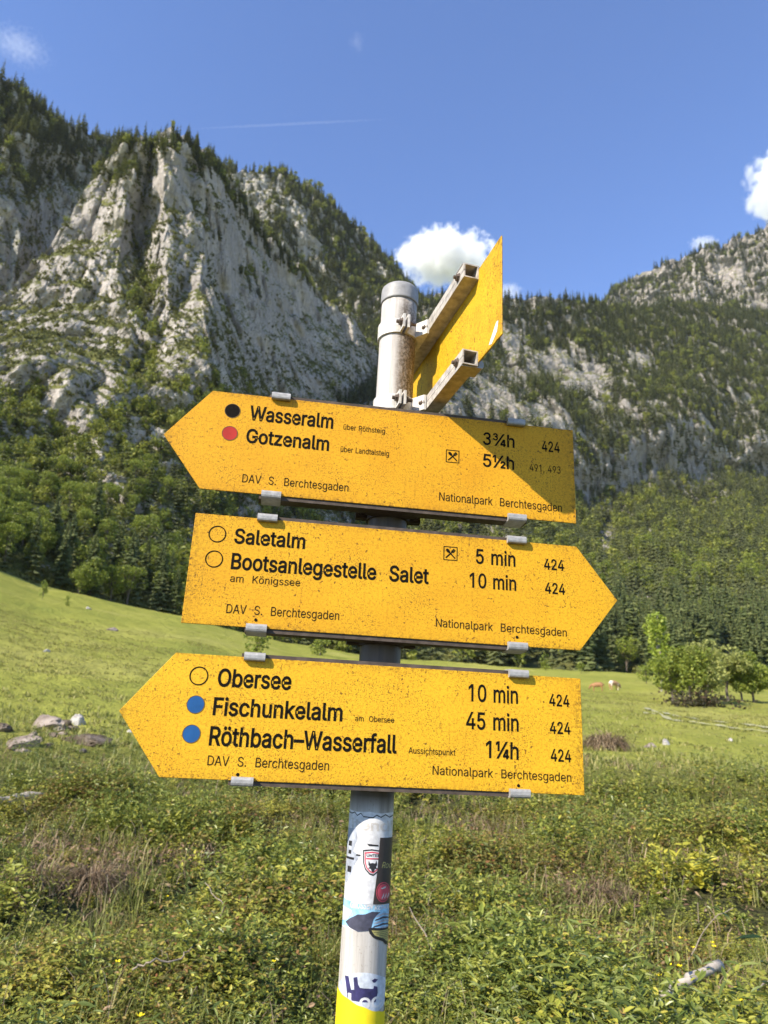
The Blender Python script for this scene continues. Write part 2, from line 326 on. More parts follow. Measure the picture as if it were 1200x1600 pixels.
# ------------------------------------------------------------------ lettering outlines (advance, contours; 1/1000 of the type size)
GLYPHS = json.loads('''{" ":[188,[]],",":[188,[[38,-119,68,71,137,71,84,-119]]],".":[188,[[95,-4,78,-1,63,9,53,24,50,41,53,59,63,73,78,83,95,87,113,83,128,73,138,59,141,41,138,24,128,9,113,-1]]],"0":[453,[[227,-7,191,-3,158,7,130,24,105,48,85,77,69,113,57,155,50,202,48,254,50,306,57,353,69,395,85,431,106,461,130,484,159,502,191,512,227,516,262,512,295,502,323,484,348,461,368,431,384,395,396,353,403,306,405,254,403,202,396,155,384,113,368,77,348,48,323,24,295,7,263,-3],[227,50,261,56,290,74,306,92,320,116,330,144,338,176,342,213,344,254,342,295,338,332,330,365,320,393,306,416,290,435,261,453,227,460,192,453,163,435,147,416,134,393,123,365,115,332,111,295,109,254,111,213,115,176,123,144,134,116,147,92,163,74,192,56]]],"1":[453,[[276,509,276,0,212,0,212,448,86,358,86,427,198,509]]],"2":[453,[[64,0,64,47,234,229,282,282,299,305,311,327,318,348,320,371,317,397,308,419,293,436,273,449,250,457,224,460,196,457,172,447,153,433,139,413,130,390,127,362,66,362,68,391,75,418,86,442,111,473,143,496,168,507,196,513,225,516,254,513,281,507,306,497,337,474,361,445,376,411,381,372,378,345,371,318,357,290,336,259,317,235,294,209,267,180,153,60,389,57,389,0]]],"3":[453,[[80,401,89,429,107,458,132,481,162,498,195,508,230,511,265,506,297,494,326,475,349,450,364,420,372,388,370,354,359,323,340,295,314,272,279,255,208,247,202,305,267,311,281,320,296,333,307,349,313,366,314,383,310,400,301,416,288,431,271,442,250,450,228,453,206,451,185,445,166,434,152,421,142,405,136,384],[211,304,276,290,313,273,343,249,366,219,381,184,386,146,381,108,366,73,343,43,313,19,277,2,239,-6,199,-6,161,4,127,22,97,47,75,78,63,110,117,130,126,105,140,86,159,70,182,58,207,52,233,52,259,57,282,68,302,83,316,102,325,124,328,146,325,168,316,190,302,209,282,224,260,235,199,248]]],"4":[453,[[40,105,40,158,247,509,311,509,109,166,413,163,413,105],[282,0,282,121,282,146,282,318,343,318,343,0]]],"5":[453,[[221,-7,192,-5,165,1,140,11,108,32,83,60,66,93,60,130,122,130,127,108,138,89,154,73,173,60,196,52,221,50,250,53,276,64,298,82,314,104,324,131,328,162,324,193,314,221,297,244,275,262,248,273,218,277,192,275,167,268,145,258,128,246,67,253,96,509,366,509,366,452,151,452,134,301,155,315,178,325,203,331,229,334,263,330,294,321,321,306,345,285,364,260,379,231,388,199,391,163,388,132,381,102,369,76,352,52,332,32,309,15,282,3,253,-4]]],"9":[453,[[226,516,256,513,285,506,310,494,333,478,352,458,368,434,380,408,387,378,389,347,385,309,373,270,359,240,340,207,315,168,200,0,130,0,301,248,287,221,257,202,238,196,218,195,188,197,161,203,137,214,106,237,83,269,72,294,66,321,64,352,66,382,73,411,85,436,101,459,120,479,143,494,168,506,196,513],[226,460,199,457,174,446,154,429,138,407,129,381,125,352,129,322,138,295,154,274,174,257,199,247,226,243,254,247,279,257,299,273,314,295,324,321,327,350,324,381,314,407,299,429,279,446,254,457]]],"A":[480,[[16,0,201,509,276,509,463,0,395,0,287,302,264,372,232,478,245,478,213,371,191,302,85,0],[110,142,110,199,370,199,370,142]]],"B":[456,[[60,0,60,509,241,509,274,507,304,501,329,491,359,469,381,442,394,410,398,374,395,344,387,320,373,301,356,286,336,275,315,267,339,257,363,245,385,227,402,203,414,173,418,136,413,100,400,67,377,39,344,18,317,8,284,2,247,0],[125,57,245,57,281,60,309,67,330,80,349,105,355,137,352,161,342,184,327,203,306,218,279,228,248,231,125,231],[125,285,238,285,265,288,288,296,308,309,323,326,333,348,336,372,330,403,313,429,283,446,240,452,125,452]]],"C":[510,[[267,-7,225,-3,186,7,150,25,119,49,92,79,70,115,53,157,44,203,40,254,44,305,53,352,70,393,92,429,119,459,150,484,186,501,225,512,267,516,305,513,340,504,373,490,402,471,427,447,448,418,463,385,473,348,408,348,401,373,389,395,375,413,357,428,337,440,315,449,292,454,267,456,237,453,209,445,184,432,161,414,141,391,125,364,113,332,106,295,103,254,106,213,113,177,125,145,141,117,161,94,184,76,210,63,237,56,267,53,292,55,315,60,337,69,357,81,375,96,389,114,401,136,408,160,473,160,463,124,448,91,428,62,402,38,373,19,341,5,305,-4]]],"D":[502,[[219,0,96,0,96,57,215,57,254,60,288,68,318,81,343,99,363,122,379,149,390,181,397,216,399,255,397,294,390,329,379,361,364,388,344,410,320,428,291,441,258,449,221,452,93,452,93,509,225,509,273,505,315,495,353,478,385,455,412,426,433,391,449,351,458,306,462,255,458,205,449,159,433,119,411,83,384,54,351,31,312,14,268,3],[125,509,125,0,60,0,60,509]]],"E":[419,[[60,0,60,509,372,509,372,452,125,452,125,286,355,286,355,229,125,229,125,57,375,57,375,0]]],"F":[410,[[60,0,60,509,369,509,369,452,125,452,125,278,346,278,346,221,125,221,125,0]]],"G":[520,[[269,-7,225,-3,185,7,149,25,118,49,91,79,69,116,53,157,43,203,40,254,43,305,53,352,69,393,91,429,117,459,149,484,184,501,223,512,265,516,304,513,340,504,374,489,403,469,429,445,449,416,465,384,474,349,408,349,399,372,387,393,373,411,356,427,337,439,315,448,291,454,265,456,236,453,209,445,183,432,160,414,141,392,125,364,113,332,106,295,103,254,106,213,113,177,125,145,141,117,161,95,184,76,210,63,238,56,269,53,309,57,345,71,374,93,396,123,407,147,413,173,415,202,434,199,283,199,283,256,478,256,478,200,475,160,466,124,451,91,431,62,406,38,377,19,344,5,308,-4]]],"I":[300,[[31,0,31,57,118,57,118,452,31,452,31,509,269,509,269,452,183,452,183,57,269,57,269,0]]],"K":[467,[[104,145,104,216,139,261,174,303,212,344,364,509,448,509,231,276],[60,0,60,509,125,509,125,334,124,225,125,193,125,0],[372,0,188,259,228,309,449,0]]],"L":[393,[[60,0,60,509,125,509,125,57,361,57,361,0]]],"N":[523,[[60,0,60,509,136,509,343,183,363,151,388,107,414,55,405,54,401,108,399,157,399,195,399,509,463,509,463,0,387,0,202,290,177,331,148,381,108,452,119,454,122,384,124,328,125,291,125,0]]],"O":[533,[[267,-7,225,-3,186,7,150,25,119,49,92,79,70,115,53,157,44,203,40,254,44,305,53,352,70,393,92,429,119,459,150,484,186,501,225,512,267,516,309,512,348,501,384,484,415,459,442,429,464,393,480,352,490,305,493,254,490,203,480,157,464,115,442,79,415,49,384,25,348,7,309,-3],[267,53,296,55,324,63,349,76,372,94,392,116,408,144,420,176,428,213,430,254,428,295,420,332,408,365,392,392,372,415,349,433,324,446,296,453,267,456,237,453,210,445,184,433,161,415,142,392,125,364,113,332,106,295,103,254,106,213,113,176,125,144,142,117,161,94,184,76,210,63,237,55]]],"R":[449,[[60,0,60,509,236,509,273,506,305,500,333,489,367,465,390,433,401,408,407,381,409,352,407,323,401,296,390,271,367,240,333,217,305,206,273,200,236,198,125,198,125,0],[125,255,234,255,269,258,298,267,319,281,334,300,342,324,345,352,342,380,334,405,319,425,298,440,269,449,233,452,125,452],[353,0,230,229,303,229,428,0]]],"S":[447,[[224,-9,188,-7,156,-1,128,9,102,23,81,40,64,60,51,83,42,109,38,137,104,137,110,110,123,88,142,71,166,59,194,52,224,49,257,52,286,60,311,74,329,92,341,114,346,139,342,161,332,179,316,193,296,205,245,222,184,239,145,253,112,269,86,289,67,313,56,341,52,372,58,413,75,448,92,468,113,484,138,498,165,508,195,514,227,516,259,514,289,508,316,498,351,476,377,449,394,415,401,378,337,378,326,412,302,437,280,449,254,456,225,459,194,456,167,448,145,435,129,418,118,398,115,376,119,352,131,334,148,319,169,308,212,293,264,279,312,264,336,252,359,238,379,220,395,198,405,171,408,139,403,99,386,64,370,43,349,25,323,11,294,0,261,-7]]],"T":[449,[[32,452,32,509,417,509,417,452,257,452,257,0,193,0,193,452]]],"U":[517,[[259,-8,220,-6,186,2,154,15,126,33,103,55,85,80,71,108,63,140,60,173,60,509,124,509,124,178,128,144,141,113,160,87,187,68,220,56,259,52,298,56,331,68,357,87,377,113,389,144,393,178,393,509,457,509,457,173,454,140,446,108,433,80,414,55,391,33,363,15,332,2,297,-6]]],"V":[480,[[204,0,16,509,84,509,192,206,215,137,248,31,235,31,267,138,290,206,395,509,463,509,278,0]]],"W":[686,[[155,0,16,509,82,509,163,196,175,145,187,94,197,40,189,40,200,94,211,145,224,196,306,509,380,509,462,196,474,145,486,94,497,40,488,40,499,94,510,145,523,196,603,509,670,509,530,0,455,0,368,323,351,391,336,475,350,475,335,395,318,323,230,0]]],"a":[389,[[160,-9,126,-5,94,5,68,22,48,45,35,73,30,108,34,138,43,161,58,179,78,193,100,203,125,211,178,220,234,227,265,235,276,255,273,279,267,297,256,311,240,322,220,329,196,331,171,329,149,322,118,301,100,274,41,291,57,322,79,346,104,364,133,375,163,382,194,384,239,379,263,372,286,360,306,343,322,320,333,290,337,251,337,0,277,0,277,52,252,25,236,12,215,1,190,-6],[170,45,202,49,228,59,248,74,263,93,272,115,276,138,276,190,259,182,231,176,200,171,175,168,134,159,117,150,103,139,95,124,92,105,94,87,102,72,114,61,130,52,149,47]]],"b":[424,[[229,-8,198,-5,172,4,153,17,138,31,118,59,112,0,53,0,53,509,114,509,114,319,137,346,152,360,171,373,197,381,229,384,259,382,287,374,313,361,335,342,354,320,370,293,381,261,388,227,390,189,388,151,381,116,370,84,355,57,336,34,313,16,288,3,260,-6],[220,47,253,51,279,66,301,88,316,117,325,151,328,189,325,227,316,261,301,290,280,311,253,325,220,330,188,325,161,312,140,291,125,263,116,229,113,189,116,150,125,115,140,86,162,65,188,51]]],"c":[396,[[207,-8,174,-5,144,3,117,16,93,35,72,58,56,85,44,116,37,150,34,187,37,225,44,260,56,291,72,318,93,341,117,360,144,374,174,382,207,384,234,383,260,377,284,368,305,356,324,341,340,322,353,301,362,277,303,262,290,289,270,311,242,325,207,330,173,325,145,310,124,287,108,258,99,224,96,187,99,151,108,117,124,89,145,66,173,51,207,46,243,52,271,66,292,89,304,117,363,102,354,78,341,56,325,37,306,21,285,9,261,-1,235,-6]]],"d":[424,[[195,-8,165,-6,137,3,111,16,89,34,70,57,55,84,43,116,36,151,34,189,36,227,43,261,55,293,70,320,89,342,112,361,137,374,165,382,196,384,228,381,253,373,272,360,287,346,306,319,311,509,372,509,372,0,313,0,313,59,287,31,272,17,252,4,227,-5],[205,47,236,51,263,65,284,86,299,115,309,150,312,189,309,229,300,263,284,291,263,312,237,325,205,330,172,325,145,311,124,290,108,261,99,227,96,189,99,151,109,117,124,88,145,66,172,51]]],"e":[404,[[212,-8,177,-5,145,3,117,16,92,35,72,58,56,85,44,116,37,150,34,187,36,224,44,258,55,290,71,317,91,340,115,359,142,373,172,382,205,384,236,382,266,374,294,361,319,341,341,315,357,282,365,256,370,227,371,194,371,169,75,169,75,221,338,221,310,202,307,237,298,269,283,294,263,314,237,326,205,330,173,326,146,313,125,294,109,270,99,241,96,211,96,178,100,139,110,106,128,80,151,61,179,50,212,46,234,48,254,53,271,61,285,73,297,88,306,105,365,91,353,63,335,39,311,19,283,4,249,-5]]],"f":[254,[[228,379,228,327,6,327,6,379],[81,0,81,432,84,461,96,486,113,505,135,519,161,527,187,530,222,527,243,521,227,468,215,472,195,474,171,470,154,460,145,443,142,419,142,0]]],"g":[425,[[207,-151,168,-148,134,-140,105,-127,82,-110,64,-91,51,-69,101,-41,122,-66,136,-78,154,-88,178,-95,207,-97,249,-92,282,-75,304,-47,311,-6,311,68,287,41,272,28,252,16,227,8,195,5,165,7,138,14,113,27,90,43,71,65,55,90,43,120,36,154,34,191,36,229,43,263,55,293,71,320,90,342,112,361,138,374,166,382,196,384,228,382,253,373,273,360,288,346,308,319,313,379,372,379,372,-9,370,-40,363,-67,350,-90,324,-117,291,-136,265,-144,237,-149],[205,59,237,63,264,75,285,95,300,121,309,154,312,193,309,231,300,264,285,291,264,312,237,325,205,330,172,325,145,312,124,290,109,262,99,229,96,193,99,155,109,123,124,96,145,76,172,63]]],"h":[410,[[114,227,114,0,53,0,53,509,114,509,114,287,102,287,116,319,132,344,152,362,187,379,227,384,264,380,295,369,321,349,341,321,350,298,355,271,357,240,357,0,296,0,296,235,290,275,273,304,246,323,210,329,184,326,161,317,141,303,126,283,117,257]]],"i":[167,[[53,0,53,379,114,379,114,0],[84,443,67,446,54,455,44,468,41,483,44,499,54,512,67,521,84,524,100,521,114,512,123,499,126,483,123,468,114,455,100,446]]],"k":[381,[[110,137,110,212,121,212,284,379,360,379,184,199,177,199],[53,0,53,509,114,509,114,0],[294,0,148,186,191,229,372,0]]],"l":[189,[[139,-2,101,3,74,20,58,47,53,84,53,509,114,509,114,99,115,77,120,62,130,54,146,52,160,53,170,54,181,3,162,-1]]],"m":[610,[[53,0,53,379,112,379,112,295,118,323,132,346,151,363,172,376,195,384,219,386,257,380,287,361,309,331,321,295,312,295,322,321,337,343,357,361,381,375,407,383,437,386,468,383,497,372,522,354,541,328,553,296,557,255,557,0,496,0,496,254,490,289,473,313,447,326,419,330,395,328,374,320,358,307,345,290,338,270,335,247,335,0,274,0,274,260,269,288,253,311,229,326,199,330,178,328,158,320,140,307,126,289,117,266,114,238,114,0]]],"n":[410,[[114,227,114,0,53,0,53,379,112,379,112,287,102,287,116,319,132,344,152,362,187,379,227,384,264,380,295,369,321,349,341,321,350,298,355,271,357,240,357,0,296,0,296,235,290,275,273,304,246,323,210,329,184,326,161,317,141,303,126,283,117,257]]],"o":[415,[[207,-8,174,-5,144,3,117,16,93,35,72,58,56,85,44,116,37,150,34,187,37,225,44,260,56,291,72,318,93,341,117,360,144,374,174,382,207,384,241,382,271,374,299,360,323,341,343,318,359,291,371,260,379,225,381,187,379,150,371,116,359,85,343,58,323,35,299,16,271,3,241,-5],[207,46,242,51,270,66,292,89,307,117,316,151,319,187,316,224,307,258,292,287,270,310,242,325,207,330,173,325,145,310,124,287,108,258,99,224,96,187,99,151,108,117,124,89,145,66,173,51]]],"p":[424,[[53,-143,53,379,112,379,112,319,137,346,152,360,171,373,197,381,229,384,259,382,287,374,313,361,335,342,354,320,370,293,381,261,388,227,390,189,388,151,381,116,370,84,355,57,336,34,313,16,288,3,260,-6,229,-8,198,-5,173,4,153,17,138,31,118,59,114,-143],[220,47,253,51,279,66,301,88,316,117,325,151,328,189,325,227,316,261,301,290,280,311,253,325,220,330,188,325,161,312,140,291,125,263,116,229,113,189,116,150,125,115,140,86,162,65,188,51]]],"r":[259,[[53,0,53,379,112,379,112,321,130,347,152,367,181,380,213,385,229,384,243,384,243,322,230,324,207,326,182,323,159,315,140,301,126,284,117,262,114,237,114,0]]],"s":[365,[[182,-8,145,-5,112,3,84,18,62,38,45,63,36,94,94,107,105,79,124,60,150,49,181,45,217,50,244,62,262,81,268,103,265,121,254,136,237,147,212,155,149,170,118,180,92,192,72,208,53,237,47,274,51,305,65,332,87,354,115,370,149,381,187,384,223,381,254,372,279,358,299,339,314,316,324,290,268,277,258,298,243,316,219,328,187,333,156,329,131,317,114,299,109,277,112,258,124,243,144,232,172,223,229,209,261,200,287,187,306,171,325,142,331,107,326,75,312,47,290,24,260,6,223,-5]]],"t":[227,[[204,379,204,327,6,327,6,379],[65,471,126,471,126,98,128,76,136,61,150,53,170,50,185,51,202,54,213,2,192,-3,168,-4,138,-1,113,7,92,21,72,52,65,93]]],"u":[410,[[182,-5,146,-1,115,11,89,31,69,59,60,82,54,109,53,139,53,379,114,379,114,144,119,105,137,75,164,56,200,50,226,53,249,62,268,77,283,97,293,122,296,153,296,379,357,379,357,0,298,0,298,92,307,92,294,60,277,35,257,17,222,0]]],"z":[380,[[42,0,42,46,254,320,48,323,48,379,333,379,333,331,126,60,339,56,339,0]]],"¼":[555,[[148,509,148,231,94,231,94,462,25,412,25,466,82,509],[61,0,410,509,468,509,119,0],[312,45,312,88,424,277,460,277,460,213,437,213,366,94,526,90,526,45],[439,0,439,58,440,78,440,277,492,277,492,0]]],"½":[585,[[148,509,148,231,94,231,94,462,25,412,25,466,82,509],[61,0,410,509,468,509,119,0],[364,0,364,37,458,137,487,170,494,185,497,201,494,216,484,227,471,234,455,236,439,233,426,226,417,214,414,198,362,198,369,233,389,258,419,275,456,280,494,275,524,258,543,233,549,202,544,175,523,141,479,90,440,49,553,46,553,0]]],"¾":[610,[[47,452,52,467,64,483,79,496,98,505,119,510,141,512,163,509,183,503,201,492,216,479,225,462,230,445,229,426,222,409,210,394,194,381,172,372,127,367,123,399,164,402,173,407,182,414,189,423,193,433,194,442,191,451,186,460,177,468,167,474,154,479,140,480,126,479,113,476,101,470,92,463,86,454,82,442],[129,399,170,391,193,382,212,368,226,352,236,333,239,312,236,291,226,272,212,255,193,242,171,233,147,229,122,229,98,234,76,244,57,258,44,275,36,292,70,303,76,289,84,279,96,270,111,264,127,260,143,260,159,263,174,269,186,277,195,288,201,300,203,312,201,324,195,336,186,346,174,355,160,361,122,368],[116,0,466,509,524,509,174,0],[367,45,367,88,479,277,515,277,515,213,493,213,422,94,582,90,582,45],[495,0,495,58,496,78,496,277,547,277,547,0]]],"Ö":[533,[[267,-7,225,-3,186,7,150,25,119,49,92,79,70,115,53,157,44,203,40,254,44,305,53,352,70,393,92,429,119,459,150,484,186,501,225,512,267,516,309,512,348,501,384,484,415,459,442,429,464,393,480,352,490,305,493,254,490,203,480,157,464,115,442,79,415,49,384,25,348,7,309,-3],[267,53,296,55,324,63,349,76,372,94,392,116,408,144,420,176,428,213,430,254,428,295,420,332,408,365,392,392,372,415,349,433,324,446,296,453,267,456,237,453,210,445,184,433,161,415,142,392,125,364,113,332,106,295,103,254,106,213,113,176,125,144,142,117,161,94,184,76,210,63,237,55],[339,572,323,575,310,584,301,597,298,612,301,628,310,641,323,650,339,653,355,650,368,641,376,628,379,612,376,597,368,584,355,575],[195,572,180,575,167,584,158,597,155,612,158,628,167,641,180,650,195,653,211,650,224,641,233,628,236,612,233,597,224,584,211,575]]],"ö":[415,[[207,-8,174,-5,144,3,117,16,93,35,72,58,56,85,44,116,37,150,34,187,37,225,44,260,56,291,72,318,93,341,117,360,144,374,174,382,207,384,241,382,271,374,299,360,323,341,343,318,359,291,371,260,379,225,381,187,379,150,371,116,359,85,343,58,323,35,299,16,271,3,241,-5],[207,46,242,51,270,66,292,89,307,117,316,151,319,187,316,224,307,258,292,287,270,310,242,325,207,330,173,325,145,310,124,287,108,258,99,224,96,187,99,151,108,117,124,89,145,66,173,51],[279,443,264,446,251,455,242,468,239,483,242,499,251,512,264,520,279,523,295,520,308,512,317,499,320,483,317,468,308,455,295,446],[136,443,120,446,107,455,98,468,95,483,98,499,107,512,120,520,136,523,151,520,164,512,173,499,176,483,173,468,164,455,151,446]]],"ü":[410,[[182,-5,146,-1,115,11,89,31,69,59,60,82,54,109,53,139,53,379,114,379,114,144,119,105,137,75,164,56,200,50,226,53,249,62,268,77,283,97,293,122,296,153,296,379,357,379,357,0,298,0,298,92,307,92,294,60,277,35,257,17,222,0],[277,443,261,446,248,455,239,468,236,483,239,499,248,512,261,520,277,523,292,520,305,512,314,499,317,483,314,468,305,455,292,446],[133,443,118,446,104,455,96,468,93,483,96,499,104,512,118,520,133,523,149,520,162,512,170,499,173,483,170,468,162,455,149,446]]],"–":[350,[[350,244,350,188,0,188,0,244]]]}''')
CAP_U = 509.0

def _area(p):
    return 0.5 * sum(p[i][0] * p[(i + 1) % len(p)][1] - p[(i + 1) % len(p)][0] * p[i][1] for i in range(len(p)))

def _inside(q, p):
    c = False
    for i in range(len(p)):
        (x0, y0), (x1, y1) = p[i], p[i - 1]
        if (y0 > q[1]) != (y1 > q[1]) and q[0] < (x1 - x0) * (q[1] - y0) / (y1 - y0) + x0:
            c = not c
    return c

def text2d(body, width, cap, off=0.0, slant=0.0):
    """filled outlines of a line of lettering -> (verts (n,2) in metres from the left end of the baseline, faces)"""
    x = 0.0; x0 = 1e9; x1 = -1e9
    fills = []
    for ch in body:
        adv, polys = GLYPHS[ch]
        cs = []
        for p in polys:
            q = [((p[i] + x) / 1000.0 + slant * p[i + 1] / 1000.0, p[i + 1] / 1000.0) for i in range(0, len(p), 2)]
            x0 = min(x0, min(v[0] for v in q)); x1 = max(x1, max(v[0] for v in q))
            cs.append(q)
        if cs:
            sg = math.copysign(1, _area(max(cs, key=lambda q: abs(_area(q)))))
            outer = [q for q in cs if _area(q) * sg > 0]
            holes = [q for q in cs if _area(q) * sg <= 0]
            for o_ in outer:
                fills.append([o_] + [h for h in holes if _inside(h[0], o_)])
        x += adv * (1.35 if ch == ' ' else 1.0)
    V, T = [], []
    dg = bpy.context.evaluated_depsgraph_get()
    for fl in fills:
        cu = bpy.data.curves.new('lettering', 'CURVE')
        cu.dimensions = '2D'; cu.fill_mode = 'FRONT'; cu.offset = off
        for q in fl:
            sp = cu.splines.new('POLY'); sp.points.add(len(q) - 1)
            for i, v in enumerate(q): sp.points[i].co = (v[0], v[1], 0, 1)
            sp.use_cyclic_u = True
        o = bpy.data.objects.new('lettering', cu)
        me = bpy.data.meshes.new_from_object(o)
        T += [tuple(i + len(V) for i in f.vertices) for f in me.polygons]
        V += [(v.co.x, v.co.y) for v in me.vertices]
        bpy.data.objects.remove(o); bpy.data.curves.remove(cu); bpy.data.meshes.remove(me)
    V = np.array(V)
    V[:, 0] = (V[:, 0] - x0) * width / (x1 - x0)
    V[:, 1] *= cap / (CAP_U / 1000.0)
    return V, T

# ------------------------------------------------------------------ sign materials
def sign_paint(name, base, dark, grime, scratch, seed):
    t = MT(name)
    c = t.coord('Object', loc=(seed * 3.1, seed * 1.7, seed))
    big = t.noise(c, 9, 5, 0.6)
    col = t.mix(t.ramp(big, [(0.35, 0.0), (0.7, 1.0)]), base, dark)
    fine = t.noise(c, 900, 3, 0.7)
    col = t.mix(t.math('MULTIPLY', t.ramp(fine, [(0.48, 0.0), (0.66, 1.0)]), 0.5), col, (0.40, 0.18, 0.011))
    mot = t.noise(c, 210, 4, 0.75)
    col = t.mix(t.math('MULTIPLY', t.ramp(mot, [(0.48, 0.0), (0.64, 1.0)]), 0.62), col, (0.42, 0.175, 0.01))
    # specks of rust and lichen: small, in drifts
    mask = t.ramp(t.noise(c, 16, 4, 0.6), [(0.45, 0.10), (0.62, 1.0)])
    sp = t.math('MULTIPLY', t.ramp(t.noise(c, 420, 3, 0.65), [(0.56, 0.0), (0.62, 1.0)]), mask)
    sp2 = t.math('MULTIPLY', t.ramp(t.noise(c, 170, 2, 0.6), [(0.60, 0.0), (0.645, 1.0)]), t.ramp(t.noise(c, 20, 3), [(0.47, 0.0), (0.58, 1.0)]))
    g = t.sep(t.node('ShaderNodeTexCoord').outputs['Generated'])
    ez = t.math('MULTIPLY', t.math('ABSOLUTE', t.math('SUBTRACT', g[2], 0.5)), 2.0)
    ex = t.math('MULTIPLY', t.math('ABSOLUTE', t.math('SUBTRACT', g[0], 0.5)), 2.0)
    edge = t.math('MAXIMUM', t.math('POWER', ez, 14.0), t.math('POWER', ex, 22.0))
    en = t.math('MULTIPLY', edge, t.ramp(t.noise(c, 130, 4, 0.7), [(0.42, 0.0), (0.62, 1.0)]))
    s = t.math('ADD', t.math('MULTIPLY', sp, 0.9 * grime), t.math('MULTIPLY', sp2, 0.9 * grime))
    s = t.math('ADD', s, t.math('MULTIPLY', en, 0.75), True)
    run = t.math('MULTIPLY', t.ramp(t.noise(t.coord('Object', scale=(150, 150, 9)), 1.0, 4, 0.7), [(0.56, 0.0), (0.70, 1.0)]), t.ramp(t.noise(c, 8, 3), [(0.45, 0.0), (0.65, 1.0)]))
    s = t.math('ADD', s, t.math('MULTIPLY', run, 0.32), True)
    if scratch:
        c2 = t.coord('Object', scale=(60, 60, 420), rot=(0, 0.06, 0))
        sc = t.math('MULTIPLY', t.ramp(t.noise(c2, 1.0, 4, 0.75), [(0.6, 0.0), (0.68, 1.0)]), t.ramp(t.noise(c, 11, 3), [(0.4, 0.1), (0.65, 1.0)]))
        s = t.math('ADD', s, t.math('MULTIPLY', sc, scratch), True)
    col = t.mix(t.math('MULTIPLY', s, 0.85), col, (0.10, 0.045, 0.012))
    t.bump(t.math('ADD', fine, t.math('MULTIPLY', s, 0.8)), 0.12, 0.0006)
    return t.fin(col, 0.55, spec=0.18)

Y_A = sign_paint('yellow_sign_paint', (0.72, 0.375, 0.016), (0.66, 0.315, 0.013), 1.0, 0.22, 1)
Y_B = sign_paint('yellow_sign_paint_speckled', (0.74, 0.405, 0.018), (0.69, 0.345, 0.015), 1.1, 0.4, 2)
Y_C = sign_paint('yellow_sign_paint_scratched', (0.79, 0.46, 0.022), (0.74, 0.39, 0.019), 1.15, 0.8, 3)
Y_D = sign_paint('yellow_sign_paint_streaked', (0.64, 0.41, 0.02), (0.52, 0.30, 0.014), 1.5, 0.55, 4)
INK = plain('black_ink', (0.009, 0.007, 0.005), 0.8, var=0.5, scale=300, spec=0.08)
INK_THIN = plain('worn_ink', (0.035, 0.02, 0.008), 0.8, var=0.6, scale=500, spec=0.08)
RED = plain('red_dot_paint', (0.40, 0.03, 0.02), 0.6, spec=0.2)
BLUE = plain('blue_dot_paint', (0.015, 0.085, 0.24), 0.6, spec=0.2)
RIM = plain('dot_rim', (0.10, 0.055, 0.015), 0.6)
ALU = plain('grey_aluminium', (0.36, 0.345, 0.325), 0.55, 0.25, 0.22, 120, 0.3)
RAIL = plain('shade_toned_rail', (0.085, 0.064, 0.05), 0.65, 0.0, 0.35, 60, 0.3, spec=0.2)  # lower rails and clamps: shade of their undersides put into a darker colour
RAIL_PALE = plain('pale_galvanised_rail', (0.40, 0.36, 0.31), 0.6, 0.0, 0.35, 70, 0.3)
BOLT = plain('rusty_bolt', (0.16, 0.12, 0.09), 0.55, 0.5, 0.4, 200, 0.4)
CAPM = plain('grey_plastic_cap', (0.27, 0.26, 0.25), 0.55, 0, 0.18, 90, 0.2)

def pole_paint():
    t = MT('weathered_white_pole')
    c = t.coord('Object')
    st_ = t.noise(t.coord('Object', scale=(70, 70, 3.5)), 1.0, 6, 0.65)
    col = t.ramp(st_, [(0.3, (0.27, 0.24, 0.21)), (0.5, (0.44, 0.405, 0.365)), (0.68, (0.57, 0.535, 0.49))])
    sp = t.ramp(t.noise(c, 260, 4, 0.7), [(0.6, 0.0), (0.67, 1.0)])
    col = t.mix(t.math('MULTIPLY', sp, 0.5), col, (0.2, 0.17, 0.13))
    # a band of brown lichen on the right flank of the top length (between the clamps) with streaks below them
    xyz = t.sep(c)
    side = t.mr(xyz[0], 0.432, 0.452, 0.0, 1.0)
    hi = t.mr(xyz[2], -0.02, 0.02, 0.0, 1.0)
    l = t.math('MULTIPLY', t.math('MULTIPLY', side, hi), t.mr(xyz[2], 0.24, 0.29, 1.0, 0.3))
    ln = t.math('MULTIPLY', l, t.ramp(t.noise(t.coord('Object', scale=(60, 60, 16)), 2.2, 5, 0.7), [(0.3, 0.25), (0.6, 1.0)]))
    col = t.mix(t.math('MULTIPLY', ln, 0.9), col, (0.17, 0.105, 0.04))
    ls = t.math('MULTIPLY', l, t.ramp(t.noise(c, 190, 4, 0.75), [(0.46, 0.0), (0.54, 1.0)]))
    col = t.mix(t.math('MULTIPLY', ls, 0.9), col, (0.07, 0.048, 0.025))
    # pole colour darkened behind and between the boards, standing for their shade
    bare = t.math('MULTIPLY', t.mr(xyz[2], -0.745, -0.715, 0.0, 1.0), t.mr(xyz[2], -0.03, 0.0, 1.0, 0.0))  # bare: mask of the stretch darkened for the boards' shade
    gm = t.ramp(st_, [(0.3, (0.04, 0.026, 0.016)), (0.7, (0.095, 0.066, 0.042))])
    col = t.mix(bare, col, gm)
    t.bump(st_, 0.25, 0.001)
    return t.fin(col, 0.55)
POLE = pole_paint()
CLAMP = plain('white_clamp_metal', (0.52, 0.49, 0.44), 0.5, 0.0, 0.22, 110, 0.25)

